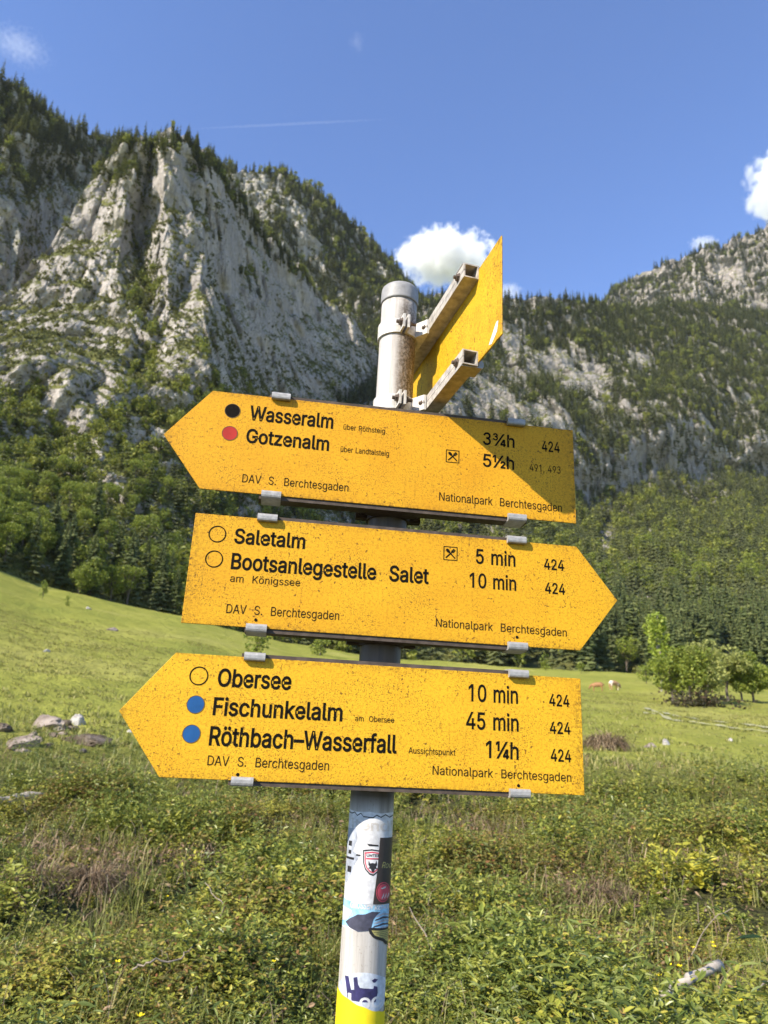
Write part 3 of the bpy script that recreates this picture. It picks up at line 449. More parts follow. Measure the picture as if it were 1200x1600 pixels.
# ------------------------------------------------------------------ signpost (local frame: x along the boards, y away from the viewer, z along the pole)
post = empty('signpost')
tag(post, 'leaning round pole carrying four yellow hiking direction boards and old stickers', 'signpost')
_W = [[0.98941883, -0.14249579, 0.0273008], [0.14148049, 0.98928306, 0.03608742], [-0.03215052, -0.03184304, 0.99897566]]
post.matrix_world = Matrix([_W[0] + [-0.41064939], _W[1] + [1.26289874], _W[2] + [0.60278915 + 1.65], [0, 0, 0, 1]])

PX0, PK, PY, PR = 0.4408, 0.0071, 0.0777, 0.0388
def axis(z): return Vector((PX0 + PK * z, PY, z))

def fixn(bm):
    bmesh.ops.recalc_face_normals(bm, faces=bm.faces[:])

def lathe_rings(bm, prof, N=64):
    rings = []
    for r_, z in prof:
        rings.append([bm.verts.new(axis(z) + Vector((r_ * math.cos(2 * PI * k / N), r_ * math.sin(2 * PI * k / N), 0))) for k in range(N)])
    for a, b in zip(rings, rings[1:]):
        for k in range(N):
            bm.faces.new((a[k], a[(k + 1) % N], b[(k + 1) % N], b[k]))
    bm.faces.new(rings[-1])

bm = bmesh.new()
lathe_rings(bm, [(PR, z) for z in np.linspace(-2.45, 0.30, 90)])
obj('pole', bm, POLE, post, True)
bm = bmesh.new()
lathe_rings(bm, [(0.0392, 0.292), (0.0412, 0.292), (0.0414, 0.296), (0.0412, 0.322), (0.0402, 0.3285), (0.0375, 0.332), (0.030, 0.334), (0.004, 0.335)])
obj('pole_cap', bm, CAPM, post, True)

def hexbolt(bm, p, d, r_=0.0075, h=0.006, stud=0.006):
    q = Vector((0, 0, 1)).rotation_difference(Vector(d)).to_matrix().to_4x4()
    M = Matrix.Translation(p) @ q
    bmesh.ops.create_cone(bm, cap_ends=True, segments=6, radius1=r_, radius2=r_ * 0.93, depth=h, matrix=M @ Matrix.Translation((0, 0, h / 2)))
    bmesh.ops.create_cone(bm, cap_ends=True, segments=10, radius1=r_ * 1.35, radius2=r_ * 1.35, depth=0.0016, matrix=M)
    bmesh.ops.create_cone(bm, cap_ends=True, segments=10, radius1=r_ * 0.55, radius2=r_ * 0.5, depth=stud, matrix=M @ Matrix.Translation((0, 0, h + stud / 2)))

def make_clamp(z, ang, reach, mat, hz=0.0155, half=0.05):
    """two half shells round the pole: flanged ears to both sides, a wedge towards the rail it carries"""
    M = Matrix.Translation(axis(z)) @ Matrix.Rotation(ang, 4, 'Z')
    bm = bmesh.new()
    ro, ri = PR + 0.0048, PR + 0.0002
    n = 56
    for sgn in (1, -1):
        prev = None
        a0, a1 = (-PI / 2 + 0.07, PI / 2 - 0.07) if sgn > 0 else (PI / 2 + 0.07, 3 * PI / 2 - 0.07)
        for k in range(n // 2 + 1):
            a = a0 + (a1 - a0) * k / (n // 2)
            ca, sa = math.cos(a), math.sin(a)
            cur = [bm.verts.new((r_ * ca, r_ * sa, zz)) for r_, zz in ((ri, -hz), (ro, -hz), (ro, hz), (ri, hz))]
            if prev:
                for i in range(4):
                    bm.faces.new((prev[i], cur[i], cur[(i + 1) % 4], prev[(i + 1) % 4]))
            else:
                bm.faces.new(cur)
            prev = cur
        bm.faces.new(prev[::-1])
    for sy in (1, -1):                                   # ears
        for sx in (1, -1):
            y0, y1 = sorted((sy * (PR + 0.001), sy * (PR + 0.026)))
            x0, x1 = sorted((sx * 0.0028, sx * 0.0075))
            box(bm, x0, x1, y0, y1, -hz * 0.95, hz * 0.95)
    pts = [(0.028, -0.030), (reach - 0.005, -half), (reach, -half), (reach, half), (reach - 0.005, half), (0.028, 0.030)]
    lo = [bm.verts.new((p[0], p[1], -hz)) for p in pts]
    hi = [bm.verts.new((p[0], p[1], hz)) for p in pts]
    bm.faces.new(lo[::-1]); bm.faces.new(hi)
    for i in range(len(pts)):
        j = (i + 1) % len(pts)
        bm.faces.new((lo[i], lo[j], hi[j], hi[i]))
    fixn(bm)
    bmesh.ops.transform(bm, matrix=M, verts=bm.verts)
    o = obj('clamp', bm, mat, post)
    Rm = M.to_3x3()
    for sy in (1, -1):
        for p, d, kw in ((Vector((-0.0075, sy * (PR + 0.0155), 0)), Vector((-1, 0, 0)), {}),
                         (Vector((0.0075, sy * (PR + 0.0155), 0)), Vector((1, 0, 0)), {'stud': 0.010}),
                         (Vector((reach - 0.005, sy * (half - 0.008), 0)), Vector((-1, 0, 0)), {'r_': 0.0065, 'h': 0.005, 'stud': 0.003})):
            b = bmesh.new(); hexbolt(b, M @ p, Rm @ d, **kw)
            obj('bolt', b, BOLT, o)
    return o

for zt in (0.0, -0.2468, -0.4979):
    make_clamp(zt - 0.0085, -PI / 2, PY - 0.0331, RAIL)
    make_clamp(zt - 0.1925, -PI / 2, PY - 0.0331, RAIL)

def loop_prism(bm, P, x0, x1, y0, zc, s, M):
    a = [bm.verts.new((x0, y0 + p[0], zc + s * p[1])) for p in P]
    b = [bm.verts.new((x1, y0 + p[0], zc + s * p[1])) for p in P]
    bm.faces.new(a); bm.faces.new(b[::-1])
    for i in range(len(P)):
        j = (i + 1) % len(P)
        bm.faces.new((a[i], b[i], b[j], a[j]))
    if M is not None:
        bmesh.ops.transform(bm, matrix=M, verts=a + b)
    fixn(bm)

def rail_mesh(bm, x0, x1, zc, M=None, D=0.030, h=0.0150, t=0.0026, y0=0.0026):
    """C channel, 30 mm, slot on the side away from the board"""
    sl = 0.0006
    P = [(D, sl), (D, h), (0, h), (0, -h), (D, -h), (D, -sl), (D - t, -sl), (D - t, -h + t), (t, -h + t), (t, h - t), (D - t, h - t), (D - t, sl)]
    loop_prism(bm, P, x0, x1, y0, zc, 1, M)

def clip_mesh(bm, x0, x1, z, up, M=None):
    """hook that grips the board's edge: rounded lip in front, arm back over the rail"""
    P = [(-0.0012, -0.0062), (-0.0075, -0.0062), (-0.0098, -0.0046), (-0.0106, -0.002), (-0.0106, 0.0032), (-0.0096, 0.0062), (-0.007, 0.0082), (0.0335, 0.0098), (0.0335, 0.0072), (-0.0012, 0.0058)]
    loop_prism(bm, P, x0, x1, 0.0, z, 1 if up else -1, M)

def board(pts, paint, label, M=None, depth=0.0025):
    bm = bmesh.new()
    prism(bm, pts, None, depth)
    fixn(bm)
    bevel(bm, 0.0006, 1, 50)
    if M is not None:
        bmesh.ops.transform(bm, matrix=M, verts=bm.verts)
    return obj('direction_sign', bm, paint, post, label=label)

def fittings(sign, z0, M, railx, clips, mat=None):
    for zc, zz, up in ((z0 - 0.0085, z0, True), (z0 - 0.1925, z0 - 0.2, False)):
        bm = bmesh.new(); rail_mesh(bm, railx[0], railx[1], zc, M)
        obj('rail', bm, mat or RAIL, sign)
        for cx0, cx1 in clips:
            bm = bmesh.new(); clip_mesh(bm, cx0, cx1, zz, up, M)
            obj('clip', bm, ALU, sign)

L_, H_, P_ = 0.802, 0.2, 0.0785
BOARDS = []
for zt, x0, left, paint, label in (
        (0.0, 0.0, True, Y_A, 'upper board pointing left, its right end in shadow'),
        (-0.2468, 0.077, False, Y_B, 'middle board pointing right'),
        (-0.4979, -0.003, True, Y_C, 'lowest board pointing left, scratched, with two blue dots')):
    if left:
        pts = [(x0 + P_, zt), (x0, zt - H_ / 2), (x0 + P_, zt - H_), (x0 + L_, zt - H_), (x0 + L_, zt)]
        cl = ((0.1905, 0.2265), (0.6615, 0.6975))
    else:
        pts = [(x0, zt), (x0, zt - H_), (x0 + L_ - P_, zt - H_), (x0 + L_, zt - H_ / 2), (x0 + L_ - P_, zt)]
        cl = ((0.1880, 0.2240), (0.6600, 0.6965))
    b = board(pts, paint, label)
    fittings(b, zt, None, (0.186, 0.702), cl)
    BOARDS.append(b)

# the board seen from behind, at right angles to the others
M4 = Matrix(((-0.1305, -0.99145, 0, 0.570), (0.99145, -0.1305, 0, -0.261), (0, 0, 1, 0.234), (0, 0, 0, 1)))
b4 = board([(0, 0), (0, -0.2), (0.802 - P_, -0.2), (0.802, -0.1), (0.802 - P_, 0)], Y_D, 'board seen edge-on from behind at the top', M4, -0.0025)
MF = M4 @ Matrix.Translation((0, -0.0026, 0))
fittings(b4, 0.0, MF, (0.100, 0.616), ((0.1045, 0.1405), (0.5755, 0.6115)), RAIL_PALE)
bm = bmesh.new()                                        # torn white sticker near its corner
bm.faces.new([bm.verts.new(M4 @ Vector((x, 0.0006, z))) for x, z in ((0.012, -0.166), (0.020, -0.164), (0.052, -0.192), (0.040, -0.196), (0.018, -0.184))])
obj('sticker', bm, plain('white_sticker', (0.75, 0.74, 0.72), 0.5), b4)
for zc in (-0.0085, -0.1925):
    for sx in (0.128, 0.592):
        bm = bmesh.new(); hexbolt(bm, MF @ Vector((sx, 0.0328, zc)), M4.to_3x3() @ Vector((0, 1, 0)), 0.007, 0.005, 0.005)
        obj('bolt', bm, BOLT, b4)
A4 = math.atan2(0.1305, 0.99145)                        # direction from the pole to that board's rails
for zc in (0.234 - 0.0160, 0.034 + 0.0060):
    make_clamp(zc, A4, 0.0520, CLAMP, 0.0165, 0.058)

# ------------------------------------------------------------------ lettering on the boards
TEXTS = [
(1, 'Wasseralm', 0.1533, -0.0521, 0.1588, -0.0017, 0.0289, 2),
(1, 'Gotzenalm', 0.1517, -0.0993, 0.1556, 0.0001, 0.0276, 2),
(1, 'DAV  S.  Berchtesgaden', 0.1525, -0.1797, 0.1981, 0.0118, 0.0161, 0),
(1, 'über Röthsteig', 0.3332, -0.0518, 0.0814, -0.0005, 0.0111, 0),
(1, 'über Landtalsteig', 0.3307, -0.099, 0.0941, 0.0123, 0.0113, 0),
(1, '3¾h', 0.6131, -0.0522, 0.0642, -0.0123, 0.0263, 1),
(1, '5½h', 0.6134, -0.099, 0.0627, -0.0178, 0.0262, 1),
(1, '424', 0.7353, -0.0533, 0.0367, 0.0184, 0.0219, 1),
(1, '491, 493', 0.7085, -0.0988, 0.0642, 0.0152, 0.0152, 0),
(1, 'Nationalpark  Berchtesgaden', 0.5263, -0.1788, 0.2468, 0.001, 0.0168, 0),
(2, 'Saletalm', 0.1513, -0.2968, 0.1262, 0.0076, 0.0267, 2),
(2, 'Bootsanlegestelle  Salet', 0.1508, -0.3445, 0.3588, 0.0063, 0.0282, 2),
(2, 'am  Königssee', 0.1515, -0.3683, 0.1238, 0.0231, 0.0132, 0),
(2, 'DAV  S.  Berchtesgaden', 0.1511, -0.4242, 0.1982, 0.0176, 0.0159, 0),
(2, '5 min', 0.6005, -0.297, 0.0761, 0.0052, 0.0277, 1),
(2, '10 min', 0.5888, -0.3436, 0.0889, 0.0087, 0.0271, 1),
(2, '424', 0.7343, -0.2974, 0.0391, 0.0248, 0.0204, 1),
(2, '424', 0.7352, -0.3435, 0.0387, 0.0012, 0.0204, 1),
(2, 'Nationalpark  Berchtesgaden', 0.5261, -0.4217, 0.2489, -0.0084, 0.0151, 0),
(3, 'Obersee', 0.1511, -0.5488, 0.1228, 0.0144, 0.0284, 2),
(3, 'Fischunkelalm', 0.1489, -0.596, 0.2166, 0.0098, 0.0277, 2),
(3, 'Röthbach–Wasserfall', 0.1483, -0.6443, 0.3138, 0.0087, 0.029, 2),
(3, 'DAV  S.  Berchtesgaden', 0.1489, -0.676, 0.2001, 0.0035, 0.0152, 0),
(3, 'am  Obersee', 0.3886, -0.5939, 0.0678, 0.0161, 0.0093, 0),
(3, 'Aussichtspunkt', 0.4838, -0.6422, 0.0823, -0.004, 0.0102, 0),
(3, '10 min', 0.5891, -0.5491, 0.0899, 0.0076, 0.0288, 1),
(3, '45 min', 0.5852, -0.5964, 0.0945, 0.0019, 0.0282, 1),
(3, '1¼h', 0.621, -0.6428, 0.0581, -0.0261, 0.0276, 1),
(3, '424', 0.7384, -0.5491, 0.0372, 0.006, 0.0201, 1),
(3, '424', 0.7384, -0.5968, 0.0376, 0.0117, 0.02, 1),
(3, '424', 0.7388, -0.6434, 0.0368, -0.0028, 0.0199, 1),
(3, 'Nationalpark  Berchtesgaden', 0.5266, -0.6747, 0.2485, -0.0133, 0.0144, 0),
]
for s, body, x, z, w, ang, cap, wt in TEXTS:
    V, T = text2d(body, w, cap, (0.0, 0.011, 0.017)[wt])
    ca, sa = math.cos(ang * 0.5), math.sin(ang * 0.5)
    bm = bmesh.new()
    vs = [bm.verts.new((x + v[0] * ca - v[1] * sa, -0.0005, z + v[0] * sa + v[1] * ca)) for v in V]
    for t_ in T:
        try: bm.faces.new([vs[i] for i in t_])
        except ValueError: pass
    r_ = bmesh.ops.extrude_face_region(bm, geom=bm.faces[:])
    bmesh.ops.translate(bm, vec=(0, 0.0006, 0), verts=[g for g in r_['geom'] if isinstance(g, bmesh.types.BMVert)])
    fixn(bm)
    obj('lettering', bm, INK if wt else INK_THIN, BOARDS[s - 1])

def disc(bm, cx, cz, r0, r1, y, n=40, mi=0):
    o_ = [bm.verts.new((cx + r1 * math.cos(2 * PI * k / n), y, cz + r1 * math.sin(2 * PI * k / n))) for k in range(n)]
    if r0 <= 0:
        f = [bm.faces.new(o_)]
    else:
        i_ = [bm.verts.new((cx + r0 * math.cos(2 * PI * k / n), y, cz + r0 * math.sin(2 * PI * k / n))) for k in range(n)]
        f = [bm.faces.new((o_[k], o_[(k + 1) % n], i_[(k + 1) % n], i_[k])) for k in range(n)]
    for q in f: q.material_index = mi

for s, kind, x, z in ((1, 'black', 0.1196, -0.0378), (1, 'red', 0.1197, -0.0846), (2, 'ring', 0.1198, -0.2831), (2, 'ring', 0.1194, -0.3295),
                      (3, 'ring', 0.1182, -0.5342), (3, 'blue', 0.1187, -0.5812), (3, 'blue', 0.1177, -0.6284)):
    bm = bmesh.new()
    if kind == 'ring':
        disc(bm, x, z, 0.0137, 0.0157, -0.0005)
        obj('marker_ring', bm, INK, BOARDS[s - 1])
    else:
        disc(bm, x, z, 0, 0.0140, -0.0005, mi=0); disc(bm, x, z, 0.0138, 0.0148, -0.0007, mi=1)
        obj('marker_dot', bm, [{'black': INK, 'red': RED, 'blue': BLUE}[kind], RIM], BOARDS[s - 1])

for s, x, z in ((1, 0.5511, -0.0849), (2, 0.5506, -0.2822)):     # boxed crossed fork and spoon
    bm = bmesh.new()
    a, t_ = 0.0133, 0.0012
    y0, y1 = -0.0006, 0.0001
    for x0, x1, z0, z1 in ((-a, a, a - t_, a), (-a, a, -a, -a + t_), (-a, -a + t_, -a + t_, a - t_), (a - t_, a, -a + t_, a - t_)):
        box(bm, x + x0, x + x1, y0, y1, z + z0, z + z1)
    for ang, fork in ((R(45), True), (R(-45), False)):
        Mr = Matrix.Translation((x, 0, z)) @ Matrix.Rotation(ang, 4, 'Y')
        yy = -0.0006 if fork else -0.0008
        box(bm, -0.0011, 0.0011, yy, 0.0001, -0.0125, 0.004, Mr)
        if fork:
            box(bm, -0.0026, 0.0026, yy, 0.0001, 0.004, 0.0062, Mr)
            for k in (-0.0020, 0.0, 0.0020):
                box(bm, k - 0.0006, k + 0.0006, yy, 0.0001, 0.0062, 0.0115, Mr)
        else:
            bm.faces.new([bm.verts.new(Mr @ Vector((0.0031 * math.cos(q * PI / 8), yy, 0.0072 + 0.0044 * math.sin(q * PI / 8)))) for q in range(16)])
    obj('inn_symbol', bm, INK, BOARDS[s - 1])

for s, x, z in ((3, 0.200, -0.6885), (3, 0.679, -0.6865), (2, 0.679, -0.4305), (2, 0.2035, -0.4328)):   # small drilled holes
    bm = bmesh.new()
    disc(bm, x, z, 0, 0.0028, -0.0006, 14)
    obj('drilled_hole', bm, INK, BOARDS[s - 1])

# ------------------------------------------------------------------ stickers on the pole (drawn flat, wrapped on the cylinder)
PHI0 = math.atan2(-1.366, -0.194)
_zt = [(1239, -0.7125), (1262, -0.734), (1310, -0.7818), (1412, -0.8811), (1458, -0.9245), (1520, -0.9812), (1565, -1.0212), (1600, -1.0530), (1800, -1.22)]
def st(cx, cy):
    """point of the flat drawing -> arc length from the line facing the viewer, height"""
    l = 205 - (cy - 80) * 102 / 1520.0; r_ = 490 - (cy - 80) * 75 / 1520.0
    u = max(-0.985, min(0.985, (cx - (l + r_) / 2) / ((r_ - l) / 2)))
    return PR * math.asin(u), float(interp(_zt, 1220 + cy * 0.2374))
def wrap(s, z, h):
    a = PHI0 + s / PR
    return axis(z) + (PR + h) * Vector((math.cos(a), math.sin(a), 0))

def wrap_faces(bm, V2, faces, h, mi):
    t = bmesh.new()
    vs = [t.verts.new((v[0], v[1], 0)) for v in V2]
    for f in faces:
        try: t.faces.new([vs[i] for i in f])
        except ValueError: pass
    s0, s1 = min(v[0] for v in V2), max(v[0] for v in V2)
    k = math.ceil(s0 / 0.004) * 0.004
    while k < s1:
        bmesh.ops.bisect_plane(t, geom=t.verts[:] + t.edges[:] + t.faces[:], plane_co=(k, 0, 0), plane_no=(1, 0, 0))
        k += 0.004
    m = {v: bm.verts.new(wrap(v.co.x, v.co.y, h)) for v in t.verts}
    for f in t.faces:
        q = bm.faces.new([m[v] for v in f.verts]); q.material_index = mi; q.smooth = True
    t.free()

def shape(bm, pts, h, mi):
    q = []
    for a, b in zip(pts, pts[1:] + pts[:1]):
        n = max(1, int(math.hypot(b[0] - a[0], b[1] - a[1]) / 25))
        q += [(a[0] + (b[0] - a[0]) * k / n, a[1] + (b[1] - a[1]) * k / n) for k in range(n)]
    V2 = [st(*p) for p in q]
    wrap_faces(bm, V2, tessellate_polygon([[Vector((v[0], v[1], 0)) for v in V2]]), h * 0.00014 + 0.0002, mi)

def letters(bm, body, x0, x1, base, cap, h, mi, off=0.0, slant=0.0, tilt=0.0):
    V, T = text2d(body, 1.0, 1.0, off, slant)
    V2 = [st(x0 + (x1 - x0) * v[0], base + tilt * v[0] - cap * v[1]) for v in V]
    wrap_faces(bm, V2, T, h * 0.00014 + 0.0002, mi)

def flat(name, col, rough=0.45, var=0.1): return plain(name, col, rough, 0, var, 90)
S_WHITE, S_BLACK, S_GREY = flat('sticker_white', (0.60, 0.585, 0.58), var=0.22), flat('sticker_black', (0.02, 0.018, 0.02)), flat('sticker_grey', (0.33, 0.35, 0.40), var=0.35)
S_PALE, S_RED, S_BROWN = flat('sticker_beige', (0.52, 0.48, 0.44), var=0.3), flat('sticker_red', (0.52, 0.06, 0.09)), flat('sticker_brown', (0.045, 0.033, 0.03), 0.4)
S_BLUE, S_SLATE, S_OLIVE = flat('sticker_sky_blue', (0.27, 0.50, 0.66), var=0.4), flat('sticker_slate', (0.05, 0.05, 0.075), var=0.4), flat('sticker_olive', (0.42, 0.36, 0.12))
S_NAVY, S_ICE = flat('sticker_navy', (0.035, 0.03, 0.10), var=0.4), flat('sticker_ice', (0.50, 0.53, 0.58), var=0.3)

bm = bmesh.new()
shape(bm, [(180, 200), (250, 212), (330, 205), (400, 214), (500, 205), (480, 600), (470, 990), (330, 988), (250, 1000), (200, 985), (130, 992), (150, 700), (165, 400)], 0, 0)
edge = [(195, 215), (215, 222), (235, 212), (250, 232), (275, 215), (290, 236), (320, 238), (350, 240), (375, 222), (400, 236), (430, 218), (455, 236), (480, 222)]
for a, b in zip(edge, edge[1:]):
    shape(bm, [a, b, (b[0], b[1] + 7), (a[0], a[1] + 9)], 1, 1)
letters(bm, 'itendi', 215, 478, 325, 66, 1, 3, 0.02, tilt=8)
shape(bm, [(180, 330), (246, 322), (252, 395), (222, 480), (268, 500), (236, 560), (206, 640), (176, 700), (150, 690), (168, 500)], 1, 2)
for a, b, c, d in ((196, 412, 216, 446), (194, 474, 212, 500), (186, 582, 212, 622), (244, 494, 272, 506), (174, 520, 230, 536)):
    shape(bm, [(a, b), (c, b), (c - 3, d), (a - 3, d)], 2, 1)
for a, b, c, d in ((312, 418, 384, 434), (232, 742, 288, 750)):
    shape(bm, [(a, b), (c, b + 6), (c, d), (a + 12, d)], 2, 1 if b < 500 else 3)
sh = lambda k: [(345 + (x - 345) * k, 540 + (y - 540) * k) for x, y in ((286, 462), (342, 453), (404, 462), (404, 560), (390, 596), (350, 630), (326, 622), (298, 590), (286, 548))]
shape(bm, sh(1.0), 2, 1); shape(bm, sh(0.88), 3, 0); shape(bm, sh(0.82), 4, 4); shape(bm, sh(0.70), 5, 0)
shape(bm, [(306, 512), (396, 512), (396, 522), (306, 522)], 6, 4)
letters(bm, 'UNTER', 310, 392, 504, 17, 6, 1, 0.03)
shape(bm, [(322, 528), (330, 548), (346, 544), (362, 548), (370, 528), (374, 556), (366, 572), (378, 582), (360, 584), (352, 604), (342, 604), (334, 584), (316, 580), (328, 572), (319, 556)], 6, 1)
shape(bm, [(140, 800), (240, 806), (330, 824), (475, 824), (470, 985), (330, 986), (250, 996), (190, 975), (130, 985)], 2, 5)
shape(bm, [(150, 850), (215, 866), (185, 930), (150, 950)], 3, 0)
shape(bm, [(172, 950), (205, 915), (250, 886), (300, 880), (340, 862), (395, 868), (372, 884), (350, 912), (330, 985), (250, 998), (196, 978)], 4, 6)
for k in range(5):
    y = 890 + k * 22
    shape(bm, [(372 - 6 * k, y), (410, y - 14), (470, y + 6), (470, y + 15), (410, y), (362 - 6 * k, y + 12)], 3, 6 if k % 2 else 2)
letters(bm, 'GROSSEN', 206, 346, 846, 40, 5, 0, 0.03, 0.2); letters(bm, 'KÖNI', 356, 446, 850, 24, 5, 0, 0.02, 0.2)
obj('sticker', bm, [S_WHITE, S_BLACK, S_GREY, S_PALE, S_RED, S_BLUE, S_SLATE], post, label='torn white poster sticker with a shield emblem and a dark peak over blue')

bm = bmesh.new()
shape(bm, [(394, 375), (500, 378), (486, 600), (470, 822), (346, 813), (372, 620)], 7, 0)
letters(bm, 'Rod', 402, 470, 578, 40, 8, 1, 0.0, 0.35, 6)
el = lambda k, x=410, y=738: [(x + 44 * k * math.cos(q * PI / 14), y + 66 * k * math.sin(q * PI / 14)) for q in range(28)]
shape(bm, el(1.0), 8, 2); shape(bm, el(0.90), 9, 0); shape(bm, el(0.82), 10, 2)
shape(bm, [(394, 712), (424, 700), (426, 710), (402, 718)], 11, 3)
for x in (398, 414, 430):
    shape(bm, [(x, 778), (x + 16, 742), (x + 14, 764), (x + 5, 780)], 11, 3)
obj('sticker', bm, [S_BROWN, S_OLIVE, S_RED, S_PALE], post, label='dark brown upright sticker with a red oval')

bm = bmesh.new()
shape(bm, [(318, 972), (340, 966), (475, 984), (470, 1066), (452, 1100), (424, 1092), (406, 1064), (346, 1032), (324, 1004)], 5, 0)
shape(bm, [(336, 984), (466, 996), (462, 1066), (444, 1080), (428, 1070), (412, 1046), (356, 1018)], 6, 1)
for k in range(5):
    y = 998 + k * 13
    shape(bm, [(350 + k * 17, y - 3), (458, y + 4), (458, y + 7), (350 + k * 17, y)], 7, 0)
obj('sticker', bm, [S_BLACK, S_OLIVE], post, label='black outlined yellow wing shaped sticker')

bm = bmesh.new()
shape(bm, [(288 + 166 * math.cos(q * PI / 20), 1404 + 142 * math.sin(q * PI / 20)) for q in range(40)], 2, 0)
shape(bm, [(166, 1302), (190, 1298), (200, 1352), (206, 1384), (226, 1380), (222, 1302), (246, 1292), (250, 1340), (262, 1364), (318, 1368), (346, 1372), (350, 1352), (372, 1362), (374, 1402), (360, 1462), (200, 1452), (182, 1440), (176, 1380)], 3, 1)
shape(bm, [(336, 1316), (356, 1304), (376, 1314), (358, 1332), (346, 1330)], 3, 1)
letters(bm, 'OC', 262, 396, 1496, 66, 4, 2, 0.03)
letters(bm, 'i', 190, 204, 1450, 40, 4, 2, 0.03)
obj('sticker', bm, [S_ICE, S_NAVY, S_WHITE], post, label='round pale sticker with a navy goat')

bm = bmesh.new()                                        # yellow band with its slanted upper edge
nn = 72
rows = []
for f in np.linspace(0, 1, 6):
    row = []
    for k in range(nn):
        s = (k / nn - 0.5) * 2 * PI * PR
        top = -1.0250 - 0.0155 * math.sin(s / PR * 0.9 + 0.15) + 0.0006 * math.sin(9 * s / PR)
        row.append(bm.verts.new(wrap(s, top + (-1.28 - top) * f, 0.0012)))
    rows.append(row)
for a, b in zip(rows, rows[1:]):
    for k in range(nn):
        bm.faces.new((a[k], b[k], b[(k + 1) % nn], a[(k + 1) % nn]))
obj('tape_band', bm, plain('yellow_tape', (0.80, 0.62, 0.015), 0.4, 0, 0.08, 60), post, True, label='yellow tape wound round the pole')

# ================================================================== LANDSCAPE
# where the meadow meets the forest: photograph column -> row and distance
EDGE = np.array([(-500, 860, 190), (-150, 872, 195), (0, 893, 205), (60, 916, 210), (150, 936, 215), (290, 962, 225), (450, 1008, 240), (600, 1026, 250), (750, 1040, 255), (960, 1050, 260), (1060, 1062, 260), (1200, 1078, 255), (1400, 1092, 250), (1800, 1110, 250)], float)
_d = rays(EDGE[:, 0], EDGE[:, 1])
_az = np.arctan2(_d[:, 0], _d[:, 1]); _el = np.arctan2(_d[:, 2], np.hypot(_d[:, 0], _d[:, 1]))
E_AZ, E_R, E_Z = _az, EDGE[:, 2], CAM[2] + EDGE[:, 2] * np.tan(_el)

def ground_z(x, y):
    x = np.asarray(x, float); y = np.asarray(y, float)
    r = np.hypot(x, y); az = np.arctan2(x, y)
    R1 = np.interp(az, E_AZ, E_R); Z1 = np.interp(az, E_AZ, E_Z)
    t = np.clip((r - 16) / (R1 - 16), 0, 3)
    z = Z1 * np.where(t < 1, t ** 1.25, 1 + (t - 1) * 0.9)
    z = np.where(r > R1 * 1.8, z * np.clip(1 - (r - R1 * 1.8) / 900, 0, 1) - np.clip((r - R1 * 1.8) / 40, 0, 30), z)
    z = np.where(np.abs(az) > 1.3, np.minimum(z, 2.0), z)
    P = np.stack([x, y, np.zeros_like(x)], -1)
    f = np.clip((r - 1.0) / 4, 0, 1)
    z = z + f * 0.16 * fbm(P / 1.7, 5, 3) * np.clip(30 / np.maximum(r, 30), 0.1, 1) + f * 0.30 * fbm(P / 7.0, 8, 3) * np.clip((140 - r) / 100, 0.15, 1)
    z = z + np.clip((r - 60) / 60, 0, 1) * 0.9 * fbm(P / 28.0, 9, 3) + np.clip((r - 30) / 30, 0, 1) * 0.28 * fbm(P / 5.0, 12, 3, ridged=True)
    # the bank: a low rise along the viewer's left, with a hollow behind it
    z = z + 0.30 * np.exp(-((x + 3.6) / 1.3) ** 2 - ((y - 8.2) / 1.0) ** 2)
    return z

def at(px, py, rmax=600.0, dz=0.0):
    """where the line of sight through a point of the photograph meets the ground"""
    d = ray(px, py)
    r = np.geomspace(1.0, rmax, 900)
    P = CAM + d[None, :] * (r / math.hypot(d[0], d[1]))[:, None]
    h = P[:, 2] - ground_z(P[:, 0], P[:, 1]) - dz
    k = np.argmax(h < 0) if (h < 0).any() else len(r) - 1
    return Vector(P[k])

azs = np.concatenate([np.linspace(-PI, -0.75, 70)[:-1], np.linspace(-0.75, 0.75, 420), np.linspace(0.75, PI, 70)[1:]])
rr = np.concatenate([[0.0, 0.6], np.geomspace(1.0, 30, 170), np.geomspace(30, 400, 150)[1:], np.geomspace(400, 6000, 40)[1:]])
A, B = np.meshgrid(azs, rr)
X, Y = B * np.sin(A), B * np.cos(A)
Z = ground_z(X, Y)
n0, n1 = A.shape
ii = (np.arange(n0 - 1)[:, None] * n1 + np.arange(n1 - 1)[None, :]).ravel()
def grid_quads(n0, n1):
    ii = (np.arange(n0 - 1)[:, None] * n1 + np.arange(n1 - 1)[None, :]).ravel()
    return np.stack([ii, ii + 1, ii + n1 + 1, ii + n1], 1)

